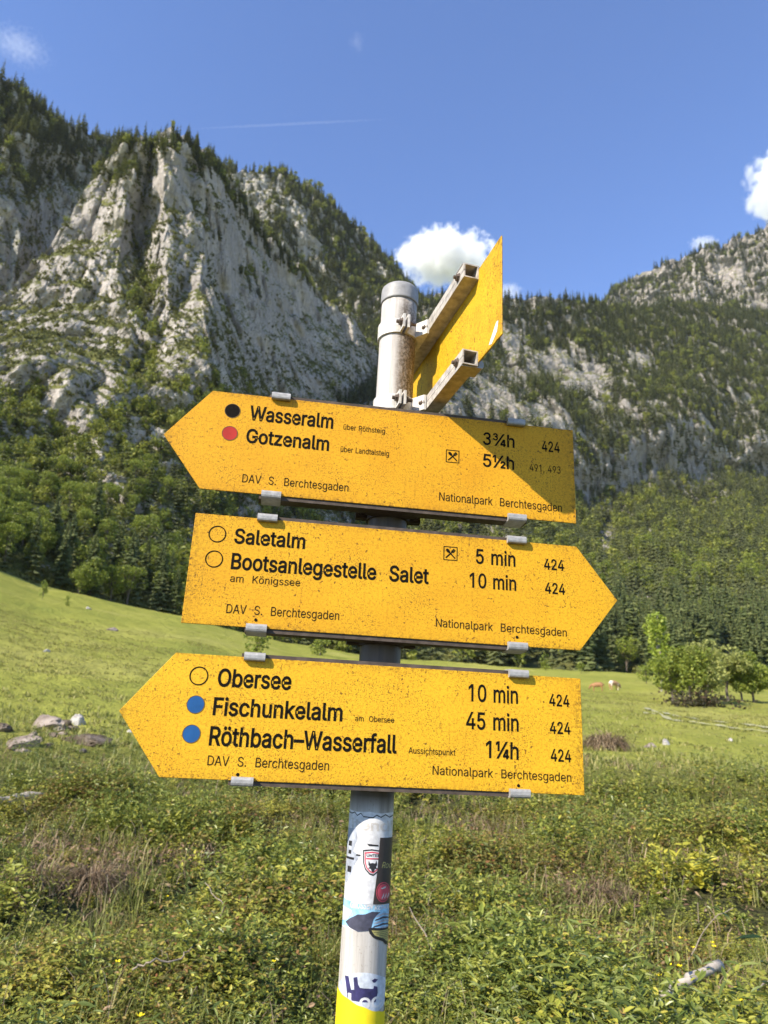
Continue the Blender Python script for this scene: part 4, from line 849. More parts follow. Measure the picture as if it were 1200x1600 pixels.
def meadow_material():
    t = MT('meadow_grass')
    p = t.geo('Position')
    a = t.noise(p, 0.045, 5, 0.6)
    b = t.noise(p, 0.35, 5, 0.65)
    c = t.noise(p, 3.0, 4, 0.7)
    col = t.ramp(a, [(0.32, (0.215, 0.240, 0.042)), (0.5, (0.300, 0.308, 0.056)), (0.66, (0.36, 0.345, 0.085))])
    col = t.mix(t.math('MULTIPLY', t.ramp(b, [(0.48, 0.0), (0.72, 1.0)]), 0.55), col, (0.20, 0.205, 0.032))
    col = t.mix(t.math('MULTIPLY', t.ramp(c, [(0.5, 0.0), (0.75, 1.0)]), 0.5), col, (0.42, 0.36, 0.12))
    # bare earth and moss close to the viewer, under the plants
    r = t.node('ShaderNodeVectorMath', operation='LENGTH'); t.set(r.inputs[0], p)
    near = t.mr(r.outputs['Value'], 17.0, 30.0, 1.0, 0.0)
    soil = t.ramp(t.noise(p, 5.0, 5, 0.7), [(0.35, (0.045, 0.04, 0.018)), (0.55, (0.07, 0.075, 0.022)), (0.7, (0.11, 0.085, 0.04))])
    col = t.mix(near, col, soil)
    t.bump(t.math('ADD', t.math('MULTIPLY', b, 2.6), c), 1.0, 0.4)
    return t.fin(col, 0.9, spec=0.1)
g = mesh_np('ground', np.stack([X.ravel(), Y.ravel(), Z.ravel()], 1), grid_quads(n0, n1)[:, ::-1], [meadow_material()], True)
tag(g, kind='structure')

# ------------------------------------------------------------------ mountains: surfaces lofted from foot to crest and down the far side
def loft(contours, x0, x1, nx, nt, amp, seed, gully=1.0, warp=16.0):
    """contours: lists of (column, row, distance) from the foot to the crest -> grid of world points (nt, nx, 3), parameters"""
    xs = np.linspace(x0, x1, nx)
    k = len(contours)
    # wander the columns between the contours, so no rib runs straight
    rows, dist = [], []
    for q, C in enumerate(contours):
        rows.append(interp([(c[0], c[1]) for c in C], xs))
        dist.append([(c[0], math.log(c[2])) for c in C])
    rows = np.array(rows)
    # rows by contour with a smooth (Catmull-Rom) run between them
    tt = np.linspace(0, k - 1, nt)
    i = np.clip(np.floor(tt).astype(int), 0, k - 2); f = (tt - i)[:, None]
    def cr(Q):
        q0, q1, q2, q3 = Q[np.maximum(i - 1, 0)], Q[i], Q[i + 1], Q[np.minimum(i + 2, k - 1)]
        m1, m2 = (q2 - q0) / 2, (q3 - q1) / 2
        return (2 * f ** 3 - 3 * f ** 2 + 1) * q1 + (f ** 3 - 2 * f ** 2 + f) * m1 + (-2 * f ** 3 + 3 * f ** 2) * q2 + (f ** 3 - f ** 2) * m2
    tn = np.repeat((tt / (k - 1))[:, None], nx, 1)
    WX = xs[None, :] + warp * (fbm(np.stack([xs[None, :] / 70 + 0 * tn, tn * 5, 0 * tn], -1), seed + 9, 3) * 1.6 + 0.5 * np.sin(tn * 9 + seed)) * np.clip((1 - tn) * 4, 0, 1)
    LD = np.array([interp(d_, WX.ravel()).reshape(nt, nx) for d_ in dist])
    a_ = np.arange(nt)
    q0, q1, q2, q3 = LD[np.maximum(i - 1, 0), a_], LD[i, a_], LD[i + 1, a_], LD[np.minimum(i + 2, k - 1), a_]
    m1, m2 = (q2 - q0) / 2, (q3 - q1) / 2
    D_ = np.exp((2 * f ** 3 - 3 * f ** 2 + 1) * q1 + (f ** 3 - 2 * f ** 2 + f) * m1 + (-2 * f ** 3 + 3 * f ** 2) * q2 + (f ** 3 - f ** 2) * m2)
    RW_ = cr(rows)
    XX = np.broadcast_to(xs, RW_.shape)
    P = CAM + rays(XX, RW_) * D_[..., None]
    # the far side
    top = P[-1]
    h = top - CAM; h[:, 2] = 0; h /= np.linalg.norm(h, axis=1, keepdims=True)
    back = []
    for q, (out, down) in enumerate(((12, 3), (40, 25), (120, 110), (400, 420))):
        back.append(np.stack([top[:, 0] + h[:, 0] * out, top[:, 1] + h[:, 1] * out, np.maximum(top[:, 2] - down, -40)], 1))
    P = np.concatenate([P, np.array(back)])
    # relief: buttresses, gullies running down the fall line, ledges, broken rock
    S = np.stack([P[..., 0], P[..., 1], P[..., 2] * 0.38], -1)
    n = 1.0 * fbm(S / 150, seed, 3) + 0.75 * gully * fbm(S / 55, seed + 1, 3, ridged=True) + 0.34 * fbm(P / 22, seed + 2, 4) + 0.30 * fbm(np.stack([P[..., 0], P[..., 1], P[..., 2] * 0.45], -1) / 17, seed + 6, 4, ridged=True)
    led = np.sin(P[..., 2] / 9.0 + 5 * vnoise(P / 60, seed + 3)) * 0.12
    env = np.minimum(1, np.linspace(0, 1, P.shape[0]) * 5)[:, None]
    hd = P - CAM; hd[..., 2] = 0; hd /= np.linalg.norm(hd, axis=-1, keepdims=True)
    P = P + hd * ((n + led) * env)[..., None] * amp
    top_n = fbm(np.stack([P[..., 0], P[..., 1], P[..., 2] * 0], -1) / 30, seed + 4, 4)
    w = np.clip((np.arange(P.shape[0]) / nt - 0.8) * 5, 0, 1)[:, None]
    P[..., 2] += top_n * w * amp * 0.28
    return P, xs

def rock_material(name, warm=1.0, green=0.0, scale=1.0, seed=0, pale=1.0):
    t = MT(name)
    p = t.geo('Position')
    mp = t.node('ShaderNodeMapping'); t.set(mp.inputs[0], p); mp.inputs['Scale'].default_value = (1, 1, 0.42); mp.inputs['Location'].default_value = (seed * 31.0, 7.0, 3.0)
    v = mp.outputs[0]
    a = t.noise(v, 0.018 * scale, 7, 0.62)
    b = t.noise(v, 0.075 * scale, 6, 0.7, 0.6)
    c = t.noise(p, 0.33 * scale, 5, 0.75)
    col = t.ramp(b, [(0.24, (0.20 * warm, 0.185, 0.17)), (0.37, (0.46 * warm, 0.425, 0.39)), (0.54, (0.62 * warm, 0.575, 0.515)), (0.70, (0.76 * warm, 0.715, 0.645))])
    col = t.mix(t.ramp(a, [(0.4, 0.55), (0.62, 0.0)]), col, (0.40 * warm, 0.375, 0.35))
    col = t.mix(t.math('MULTIPLY', t.ramp(c, [(0.57, 0.0), (0.70, 1.0)]), 0.45), col, (0.13, 0.12, 0.11))
    # cracks and bedding joints
    wv = t.node('ShaderNodeVectorMath', operation='MULTIPLY_ADD')
    t.set(wv.inputs[0], t.noise(p, 0.06 * scale, 4, 0.7, col=True)); wv.inputs[1].default_value = (26 / scale,) * 3; t.set(wv.inputs[2], v)
    ck = t.voronoi(wv.outputs[0], 0.055 * scale, 'DISTANCE_TO_EDGE'); ck2 = t.voronoi(wv.outputs[0], 0.16 * scale, 'DISTANCE_TO_EDGE')
    cr_ = t.math('ADD', t.math('MULTIPLY', t.ramp(ck, [(0.0, 1.0), (0.07, 0.0)]), 0.6), t.math('MULTIPLY', t.ramp(ck2, [(0.0, 1.0), (0.08, 0.0)]), 0.4), True)
    col = t.mix(t.math('MULTIPLY', cr_, 0.55), col, (0.16, 0.145, 0.13))
    if pale != 1.0:
        col = t.mix(1.0, col, (pale, pale, pale), 'MULTIPLY')
    # turf and dwarf scrub wherever the ground is not sheer
    nz = t.sep(t.geo('Normal'))[2]
    m = t.math('ADD', t.math('MULTIPLY', nz, 0.9), t.math('MULTIPLY', t.noise(p, 0.05 * scale, 6, 0.7), 1.25))
    m = t.math('ADD', m, t.math('MULTIPLY', t.noise(p, 0.2 * scale, 4, 0.7), 0.6))
    gm = t.ramp(t.math('ADD', m, green - 0.62), [(0.68, 0.0), (0.80, 1.0)])
    gc = t.ramp(t.noise(p, 0.1 * scale, 5, 0.65), [(0.35, (0.085, 0.095, 0.026)), (0.5, (0.15, 0.16, 0.045)), (0.66, (0.24, 0.235, 0.075))])
    col = t.mix(gm, col, gc)
    hh = t.math('ADD', t.math('MULTIPLY', b, 3.0), t.math('ADD', c, t.math('MULTIPLY', gm, t.noise(p, 0.5 * scale, 3, 0.7))))
    t.bump(t.math('SUBTRACT', hh, t.math('MULTIPLY', cr_, 0.7)), 0.75, 6.0 / scale)
    return t.fin(col, 0.9, spec=0.1)

MOUNTAINS = {}
def mountain(key, contours, x0, x1, nx, nt, amp, seed, mat, gully=1.0):
    P, xs = loft(contours, x0, x1, nx, nt, amp, seed, gully)
    o = mesh_np('mountain', P.reshape(-1, 3), grid_quads(P.shape[0], P.shape[1]), [mat], False)
    tag(o, kind='structure')
    MOUNTAINS[key] = (P, nt)
    return o

# the near buttress on the left with its sunlit front and shaded right flank
mountain('buttress', [
    [(-260, 885, 188), (0, 905, 206), (150, 948, 216), (290, 975, 226), (450, 1020, 242), (640, 1040, 252)],
    [(-260, 720, 250), (0, 770, 258), (150, 800, 270), (300, 830, 290), (450, 850, 400), (640, 870, 560)],
    [(-260, 640, 330), (0, 625, 345), (150, 600, 390), (325, 620, 420), (450, 700, 600), (640, 760, 800)],
    [(-260, 600, 420), (0, 530, 460), (150, 430, 545), (205, 415, 552), (234, 412, 620), (262, 405, 562), (325, 410, 575), (380, 450, 680), (450, 520, 800), (640, 650, 1000)],
    [(-260, 580, 500), (-100, 520, 530), (0, 457, 560), (50, 402, 600), (105, 330, 640), (143, 268, 680), (190, 212, 700), (225, 190, 708), (250, 173, 714), (272, 172, 720), (302, 200, 745), (345, 242, 790), (400, 332, 860), (450, 392, 920), (500, 442, 980), (560, 502, 1040), (590, 546, 1080), (640, 612, 1150)]],
    -260, 640, 520, 420, 20.0, 101, rock_material('limestone_near', 1.03, 0.055, 1.0, 1), 1.35)
# the wall behind it, far left
mountain('wall', [
    [(-420, 700, 620), (0, 700, 740), (25, 700, 750), (330, 700, 1250)],
    [(-420, 420, 740), (0, 420, 800), (25, 420, 815), (70, 400, 960), (140, 340, 1080), (330, 380, 1350)],
    [(-420, 250, 850), (0, 250, 900), (30, 250, 920), (80, 245, 1040), (140, 235, 1130), (330, 280, 1420)],
    [(-420, 20, 980), (-200, 60, 1000), (0, 118, 1040), (40, 142, 1080), (80, 168, 1120), (130, 192, 1170), (180, 205, 1250), (250, 245, 1330), (330, 300, 1460)]],
    -420, 330, 400, 260, 20.0, 202, rock_material('limestone_wall', 0.96, 0.10, 0.9, 2, 0.78))
# the middle ridge behind the buttress
mountain('ridge', [
    [(300, 640, 950), (560, 700, 1000), (800, 720, 1000)],
    [(300, 450, 1180), (560, 540, 1220), (800, 640, 1250)],
    [(300, 330, 1350), (440, 340, 1380), (560, 430, 1420), (800, 560, 1450)],
    [(300, 250, 1480), (360, 262, 1500), (400, 255, 1500), (440, 260, 1520), (480, 280, 1550), (520, 315, 1560), (560, 357, 1580), (600, 402, 1600), (640, 445, 1620), (680, 510, 1650), (800, 620, 1700)]],
    300, 800, 320, 240, 24.0, 303, rock_material('limestone_ridge', 1.0, 0.0, 0.8, 3))
# the wooded valley side on the right with its band of cliffs
mountain('valley_side', [
    [(500, 1040, 245), (750, 1052, 256), (960, 1062, 262), (1200, 1090, 257), (1450, 1105, 252)],
    [(500, 960, 380), (750, 950, 420), (960, 930, 500), (1200, 930, 580), (1450, 950, 640)],
    [(500, 840, 640), (700, 770, 690), (820, 768, 780), (900, 800, 850), (960, 806, 930), (1020, 775, 1010), (1100, 785, 1130), (1160, 755, 1210), (1200, 765, 1280), (1450, 770, 1700)],
    [(500, 680, 760), (700, 612, 790), (780, 640, 840), (860, 660, 910), (930, 692, 975), (1000, 668, 1060), (1080, 648, 1190), (1150, 694, 1270), (1200, 672, 1350), (1450, 660, 1780)],
    [(500, 590, 1000), (750, 560, 1080), (960, 560, 1280), (1200, 570, 1600), (1450, 580, 1950)],
    [(500, 480, 1300), (600, 460, 1320), (680, 462, 1320), (760, 464, 1300), (860, 464, 1360), (935, 472, 1500), (1000, 478, 1650), (1200, 480, 2000), (1450, 480, 2300)]],
    500, 1450, 560, 380, 22.0, 404, rock_material('limestone_valley_side', 1.02, -0.10, 0.9, 4, 0.78))
# the far mountain on the right
mountain('far_mountain', [
    [(820, 640, 1900), (1000, 640, 2000), (1500, 640, 2500)],
    [(820, 560, 2200), (1050, 520, 2300), (1500, 480, 2700)],
    [(820, 530, 2600), (935, 472, 2600), (960, 446, 2600), (1010, 420, 2600), (1060, 399, 2600), (1100, 385, 2600), (1150, 369, 2620), (1200, 354, 2650), (1320, 315, 2700), (1500, 290, 2800)]],
    820, 1500, 320, 200, 38.0, 505, rock_material('limestone_far', 1.05, 0.02, 0.55, 5, 1.0))

# ================================================================== TREES
def cat(parts):
    V, Q, n = [], [], 0
    for v, q in parts:
        V.append(np.asarray(v, float)); Q.append(np.asarray(q, int) + n); n += len(v)
    return np.concatenate(V), np.concatenate(Q)

def rnd_rot(rng, n):
    q = rng.normal(size=(n, 4)); q /= np.linalg.norm(q, axis=1, keepdims=True)
    w, x, y, z = q.T
    return np.stack([1 - 2 * (y * y + z * z), 2 * (x * y - z * w), 2 * (x * z + y * w),
                     2 * (x * y + z * w), 1 - 2 * (x * x + z * z), 2 * (y * z - x * w),
                     2 * (x * z - y * w), 2 * (y * z + x * w), 1 - 2 * (x * x + y * y)], 1).reshape(n, 3, 3)

KITE = np.array([[-0.5, 0, 0], [0.05, 0.36, 0.1], [0.5, 0, 0], [0.05, -0.36, 0.1]])
def cards(C, size, rng):
    """leaf-clump kites at the points C, turned at random"""
    n = len(C)
    V = np.einsum('nij,kj->nki', rnd_rot(rng, n), KITE) * np.asarray(size).reshape(-1, 1, 1) + C[:, None, :]
    return V.reshape(-1, 3), np.arange(4 * n).reshape(n, 4)

def trunk_np(pts, rad, n=6):
    V, Q = [], []
    for i, (p, r_) in enumerate(zip(pts, rad)):
        for k in range(n):
            a = 2 * PI * k / n
            V.append((p[0] + r_ * math.cos(a), p[1] + r_ * math.sin(a), p[2]))
    for i in range(len(pts) - 1):
        for k in range(n):
            Q.append((i * n + k, i * n + (k + 1) % n, (i + 1) * n + (k + 1) % n, (i + 1) * n + k))
    return np.array(V), np.array(Q)

def conifer(seed, whorls, per, width=0.17, twig=False):
    rng = np.random.default_rng(seed)
    V, Q = [], []
    for w in range(whorls):
        h = 0.07 + 0.93 * (w / whorls) ** 0.92
        R0 = width * (1 - h) ** 0.8 * rng.uniform(0.8, 1.15) + 0.012
        m = max(3, int(per * (1 - 0.45 * h)))
        a0 = rng.uniform(0, 6.28)
        for k in range(m):
            a = a0 + 2 * PI * k / m + rng.normal(0, 0.22)
            r_ = R0 * rng.uniform(0.62, 1.22)
            dz = -r_ * rng.uniform(0.25, 0.62)
            wd = r_ * rng.uniform(0.26, 0.42)
            ca, sa = math.cos(a), math.sin(a)
            b = len(V)
            V += [(0, 0, h + 0.012), (0.55 * r_ * ca - wd * sa, 0.55 * r_ * sa + wd * ca, h + dz * 0.75 - 0.01),
                  (r_ * ca, r_ * sa, h + dz * rng.uniform(0.6, 1.0)), (0.55 * r_ * ca + wd * sa, 0.55 * r_ * sa - wd * ca, h + dz * 0.75 - 0.01)]
            Q.append((b, b + 1, b + 2, b + 3))
            if twig:                                   # a hanging fringe under the branch
                b = len(V)
                V += [(0.25 * r_ * ca, 0.25 * r_ * sa, h + dz * 0.15), (0.6 * r_ * ca + 0.3 * wd * sa, 0.6 * r_ * sa - 0.3 * wd * ca, h + dz * 0.7 - 0.035),
                      (0.98 * r_ * ca, 0.98 * r_ * sa, h + dz), (0.6 * r_ * ca, 0.6 * r_ * sa, h + dz * 0.35)]
                Q.append((b, b + 1, b + 2, b + 3))
    return np.array(V), np.array(Q)

def lobes(rng, n, spread=0.24, r0=0.2, zc=0.62, zr=0.26):
    out = []
    for k in range(n):
        a = rng.uniform(0, 6.28); u = rng.uniform(-1, 1)
        rad = spread * math.sqrt(max(0.05, 1 - u * u * 0.8)) * rng.uniform(0.45, 1.0)
        out.append((rad * math.cos(a), rad * math.sin(a), zc + zr * u, r0 * rng.uniform(0.6, 1.05)))
    return out

def broadleaf(seed, ncards, size, nl=9, **kw):
    rng = np.random.default_rng(seed)
    L = np.array(lobes(rng, nl, **kw))
    k = rng.integers(0, len(L), ncards)
    d = rng.normal(size=(ncards, 3)); d /= np.linalg.norm(d, axis=1, keepdims=True)
    rad = rng.uniform(0.45, 1.05, ncards) ** 0.6
    C = L[k, :3] + d * (L[k, 3] * rad)[:, None] * np.array([1, 1, 0.85])
    return cards(C, size * rng.uniform(0.6, 1.3, ncards), rng), L

def bake(name, protos, P, S, mats, seed, squash=None):
    """many far trees that read as one mass -> one mesh; 'tint' differs from tree to tree"""
    rng = np.random.default_rng(seed)
    pick = rng.integers(0, len(protos), len(P)); rz = rng.uniform(0, 6.28, len(P)); tint = rng.uniform(0, 1, len(P))
    VV, QQ, TT, n = [], [], [], 0
    for j, (v, q) in enumerate(protos):
        m = pick == j
        if not m.any(): continue
        c, s = np.cos(rz[m]), np.sin(rz[m])
        sx = S[m] * rng.uniform(0.8, 1.2, m.sum())
        x = (v[None, :, 0] * c[:, None] - v[None, :, 1] * s[:, None]) * sx[:, None] + P[m, None, 0]
        y = (v[None, :, 0] * s[:, None] + v[None, :, 1] * c[:, None]) * sx[:, None] + P[m, None, 1]
        z = v[None, :, 2] * S[m][:, None] + P[m, None, 2]
        VV.append(np.stack([x, y, z], -1).reshape(-1, 3))
        QQ.append((q[None] + (np.arange(m.sum()) * len(v))[:, None, None]).reshape(-1, q.shape[1]) + n)
        TT.append(np.repeat(tint[m], len(v)))
        n += m.sum() * len(v)
    o = mesh_np(name, np.concatenate(VV), np.concatenate(QQ), mats, False, attr={'tint': np.concatenate(TT)})
    return tag(o, kind='stuff')

M_CON = leafy('spruce_needles', [(0.0, (0.050, 0.062, 0.026)), (0.5, (0.092, 0.108, 0.036)), (1.0, (0.155, 0.160, 0.052))], 0.22, 0.7, tint=True)
M_BRO = leafy('broadleaf_leaves', [(0.0, (0.10, 0.125, 0.026)), (0.5, (0.185, 0.215, 0.034)), (1.0, (0.32, 0.32, 0.05))], 0.35, 0.55, tint=True)
M_CON1 = leafy('spruce_needles_near', [(0.0, (0.052, 0.068, 0.026)), (0.5, (0.09, 0.115, 0.034)), (1.0, (0.15, 0.165, 0.05))], 0.22, 0.7)
M_BRO1 = leafy('broadleaf_leaves_near', [(0.0, (0.12, 0.16, 0.026)), (0.5, (0.21, 0.26, 0.036)), (1.0, (0.34, 0.36, 0.055))], 0.35, 0.55)
M_BRO2 = leafy('pale_leaves_near', [(0.0, (0.19, 0.21, 0.055)), (0.5, (0.28, 0.30, 0.075)), (1.0, (0.40, 0.40, 0.12))], 0.35, 0.55)
BARK = plain('bark', (0.12, 0.095, 0.075), 0.9, 0, 0.35, 3, 0.4)
BARK_PALE = plain('pale_bark', (0.30, 0.27, 0.23), 0.9, 0, 0.4, 4, 0.4)

FAR_CON = [conifer(40 + k, 10, 6, 0.15 + 0.02 * (k % 3)) for k in range(5)]
FAR_BRO = [broadleaf(60 + k, 130, 0.135, 8)[0] for k in range(5)]
SCRUB = [broadleaf(80 + k, 34, 0.34, 5, spread=0.42, r0=0.30, zc=0.35, zr=0.2)[0] for k in range(5)]

def ell(px, py, cx, cy, rx, ry):
    return np.clip(1.4 - np.hypot((px - cx) / rx, (py - cy) / ry), 0, 1)
def sst(x, a, b):
    t = np.clip((x - a) / (b - a), 0, 1); return t * t * (3 - 2 * t)

def d_buttress(px, py, t):
    d = 0.13 + 0 * px
    d = np.maximum(d, sst(py, 560, 690) * np.where(px < 360, 1.0, 0.5))
    d = np.maximum(d, ell(px, py, 185, 250, 55, 42))
    d = np.maximum(d, ell(px, py, 230, 470, 40, 150) * 0.45)
    d = np.maximum(d, sst(t, 0.90, 0.95) * sst(px, 185, 215) * 1.0)
    d = np.maximum(d, ell(px, py, 430, 430, 60, 30) * 0.5)
    d = d * (1 - 0.95 * ell(px, py, 280, 270, 20, 40)) * (1 - 0.8 * ell(px, py, 110, 430, 50, 80)) * (1 - 0.8 * ell(px, py, 30, 520, 60, 50))
    for cx, cy, rx, ry in ((92, 800, 13, 30), (165, 722, 12, 30), (200, 852, 13, 24), (60, 690, 30, 14), (128, 650, 22, 18)):
        d = d * (1 - 1.0 * ell(px, py, cx, cy, rx, ry))
    return d * (1 - 0.9 * ell(px, py, 480, 540, 110, 100))
def d_wall(px, py, t):
    d = 0.25 + 0.65 * (1 - sst(py, 230, 340))
    d = d * (1 - 0.8 * ell(px, py, 8, 340, 25, 90)) * (1 - 0.7 * ell(px, py, 140, 215, 30, 22)) * (1 - 0.7 * ell(px, py, 90, 340, 40, 60))
    return np.maximum(d, sst(t, 0.95, 0.98))
def d_ridge(px, py, t):
    d = 0.85 - 0.75 * ell(px, py, 400, 300, 36, 34) - 0.7 * ell(px, py, 478, 385, 16, 45) - 0.5 * ell(px, py, 450, 340, 20, 40)
    return np.maximum(d, sst(t, 0.95, 0.98))
def d_valley(px, py, t):
    d = 0.95 + 0 * px
    d = d - 0.9 * ell(px, py, 880, 575, 70, 34) - 0.8 * ell(px, py, 1000, 560, 40, 18) - 0.8 * ell(px, py, 760, 600, 60, 30) - 0.6 * ell(px, py, 800, 530, 28, 50) - 0.5 * ell(px, py, 930, 610, 40, 30)
    d = d - 0.62 * sst(py, 600, 640) * (1 - sst(py, 750, 800)) * np.where(px < 880, 1, 0.62)
    d = d - 0.9 * ell(px, py, 950, 845, 16, 40) - 0.8 * ell(px, py, 990, 945, 40, 12)
    return np.maximum(d, 0.05)
def d_far(px, py, t):
    d = 0.92 - 1.0 * ell(px, py, 1138, 432, 34, 17) - 1.0 * ell(px, py, 1003, 428, 32, 9) - 1.0 * ell(px, py, 1176, 500, 28, 28)
    return np.maximum(d, 0.04)

CAND = []                                              # x, y, z, height, conifer?, column, row, distance
def plant(key, dens, spacing, hmin, hmax, con_of, seed, nscale=45.0, out=None):
    out = CAND if out is None else out
    P, nt = MOUNTAINS[key]
    rng = np.random.default_rng(seed)
    G = P[:nt]
    a = G[1:, :-1] - G[:-1, :-1]; b = G[:-1, 1:] - G[:-1, :-1]
    nrm = np.cross(a, b); area = np.linalg.norm(nrm, axis=-1)
    nrm = nrm / np.maximum(area, 1e-6)[..., None]
    nz = np.abs(nrm[..., 2])
    C = (G[:-1, :-1] + G[1:, 1:]) / 2
    px, py = to_px(C)
    t = np.broadcast_to((np.arange(nt - 1) / (nt - 1))[:, None], px.shape)
    noise = fbm(C / nscale, seed, 4)
    D = dens(px, py, t)
    thr = np.clip((D - 0.5) * 2.0 + noise * 1.7 + 0.62 + (nz - 0.35) * 0.8, 0, 1) * np.clip(D * 1.7, 0, 1)
    w = area * thr * ((px > -190) & (px < 1390) & (py < 1110) & (py > -100))
    # keep only slopes that face the viewer or nearly so
    n = int(w.sum() / spacing ** 2)
    k = rng.choice(w.size, n, p=(w / w.sum()).ravel())
    r_, c_ = np.unravel_index(k, w.shape)
    u = rng.uniform(0, 1, (n, 1)); v = rng.uniform(0, 1, (n, 1))
    Q = G[r_, c_] * (1 - u) * (1 - v) + G[r_ + 1, c_] * u * (1 - v) + G[r_, c_ + 1] * (1 - u) * v + G[r_ + 1, c_ + 1] * u * v
    px, py = to_px(Q)
    h = rng.uniform(hmin, hmax, n) * rng.uniform(0.75, 1.1, n)
    con = rng.uniform(0, 1, n) < con_of(px, py)
    h = np.where(con, h * 1.12, h * 0.74)
    if key == 'buttress':
        h = h * np.where((py > 560) & (py < 830) & (px < 260), 0.78, 1.0)
    Q[:, 2] -= 0.4
    out.append(np.column_stack([Q, h, con, px, py, np.linalg.norm(Q - CAM, axis=1)]))

plant('buttress', d_buttress, 4.9, 10, 19, lambda x, y: np.where(y > 600, np.where(x > 230, 0.6, np.where(y > 850, 0.6, 0.25)), np.where(y > 420, 0.5, 0.9)), 21)
plant('wall', d_wall, 6.8, 16, 28, lambda x, y: 0.95 + 0 * x, 22)
plant('ridge', d_ridge, 8.4, 20, 34, lambda x, y: 0.85 + 0 * x, 23)
plant('valley_side', d_valley, 7.2, 16, 29, lambda x, y: np.where(y > 930, 0.88, np.where(y > 780, 0.74, np.where((y > 520) & (x > 900), 0.9, 0.96))), 24)
plant('far_mountain', d_far, 10.5, 20, 34, lambda x, y: 0.9 + 0 * x, 25)
SHRUB = []
def s_rock(px, py, t): return 0.54 + 0.30 * sst(py, 380, 560) - 0.50 * ell(px, py, 450, 480, 150, 150) - 0.25 * ell(px, py, 275, 250, 40, 60)
plant('buttress', s_rock, 4.6, 2.2, 5.5, lambda x, y: 0 * x, 31, 26.0, SHRUB)
plant('wall', lambda x, y, t: 0.6 + 0 * x, 6.0, 2.5, 6, lambda x, y: 0 * x, 32, 30.0, SHRUB)
plant('ridge', lambda x, y, t: 0.6 + 0 * x, 8.5, 3, 8, lambda x, y: 0 * x, 33, 30.0, SHRUB)
plant('valley_side', lambda x, y, t: np.minimum(np.where(y < 620, 0.4, 0.42), d_valley(x, y, t) * 0.7), 8.5, 2.5, 6.0, lambda x, y: 0 * x, 34, 30.0, SHRUB)
plant('far_mountain', lambda x, y, t: np.minimum(0.55, d_far(x, y, t) * 0.7), 13.0, 3, 8, lambda x, y: 0 * x, 35, 60.0, SHRUB)
SH = np.concatenate(SHRUB)
bake('dwarf_scrub', SCRUB, SH[:, :3], SH[:, 3] * 1.3, [leafy('scrub_leaves', [(0.0, (0.07, 0.073, 0.027)), (0.5, (0.125, 0.13, 0.038)), (1.0, (0.23, 0.225, 0.058))], 0.25, 0.7, tint=True)], 91)
T = np.concatenate(CAND)
T = T[ground_z(T[:, 0], T[:, 1]) < T[:, 2] + T[:, 3] * 0.4]

# the trees that show largest stand as things of their own; the rest of the forest is one mass on each slope
def hidden(px, py):
    m = (px > 275) & (px < 905) & (py > 640)
    return m | (px < -25) | (px > 1225)
vis = ~hidden(T[:, 5], T[:, 6] - 566 * T[:, 3] / T[:, 7])
size = np.where(vis, T[:, 3] / T[:, 7], 0)
solo = np.zeros(len(T), bool)
for con, n_ in ((0, 150), (1, 130)):
    solo[np.argsort(-np.where(T[:, 4] == con, size, 0))[:n_]] = True
F = T[~solo]
for con, protos, mat, nm in ((True, FAR_CON, M_CON, 'conifer_forest'), (False, FAR_BRO, M_BRO, 'broadleaf_forest')):
    f = F[F[:, 4] == con]
    bake(nm, protos, f[:, :3], f[:, 3], [mat], 71 + con)

def make_conifer(seed, label):
    r = empty('spruce_tree')
    tag(r, label, 'tree')
    v, q = trunk_np([(0, 0, -0.06), (0.004, 0.002, 0.35), (0, 0, 0.96)], [0.017, 0.011, 0.002])
    mesh_np('trunk', v, q, [BARK], True, r)
    mesh_np('crown', *conifer(seed, 24, 10, 0.165, True), [M_CON1], False, r)
    return r
def make_broadleaf(seed, label, ncards=1500, size=0.043, mat=None, bark=None, name='broadleaf_tree', th=0.022, **kw):
    r = empty(name)
    tag(r, label, 'tree')
    (v, q), L = broadleaf(seed, ncards, size, kw.pop('nl', 11), **kw)
    rng = np.random.default_rng(seed + 5)
    parts = [trunk_np([(0, 0, -0.06), (rng.normal(0, 0.01), rng.normal(0, 0.01), 0.2), (rng.normal(0, 0.03), rng.normal(0, 0.03), 0.5), (0, 0, 0.75)], [th, th * 0.8, th * 0.5, th * 0.15])]
    for l in L[:8]:
        parts.append(trunk_np([(0, 0, rng.uniform(0.18, 0.42)), tuple(np.array([l[0] * 0.5, l[1] * 0.5, l[2] * 0.75])), (l[0], l[1], l[2] + 0.05)], [th * 0.5, th * 0.32, th * 0.1], 5))
    mesh_np('trunk', *cat(parts), [bark or BARK], True, r)
    mesh_np('crown', v, q, [mat or M_BRO1], False, r)
    return r

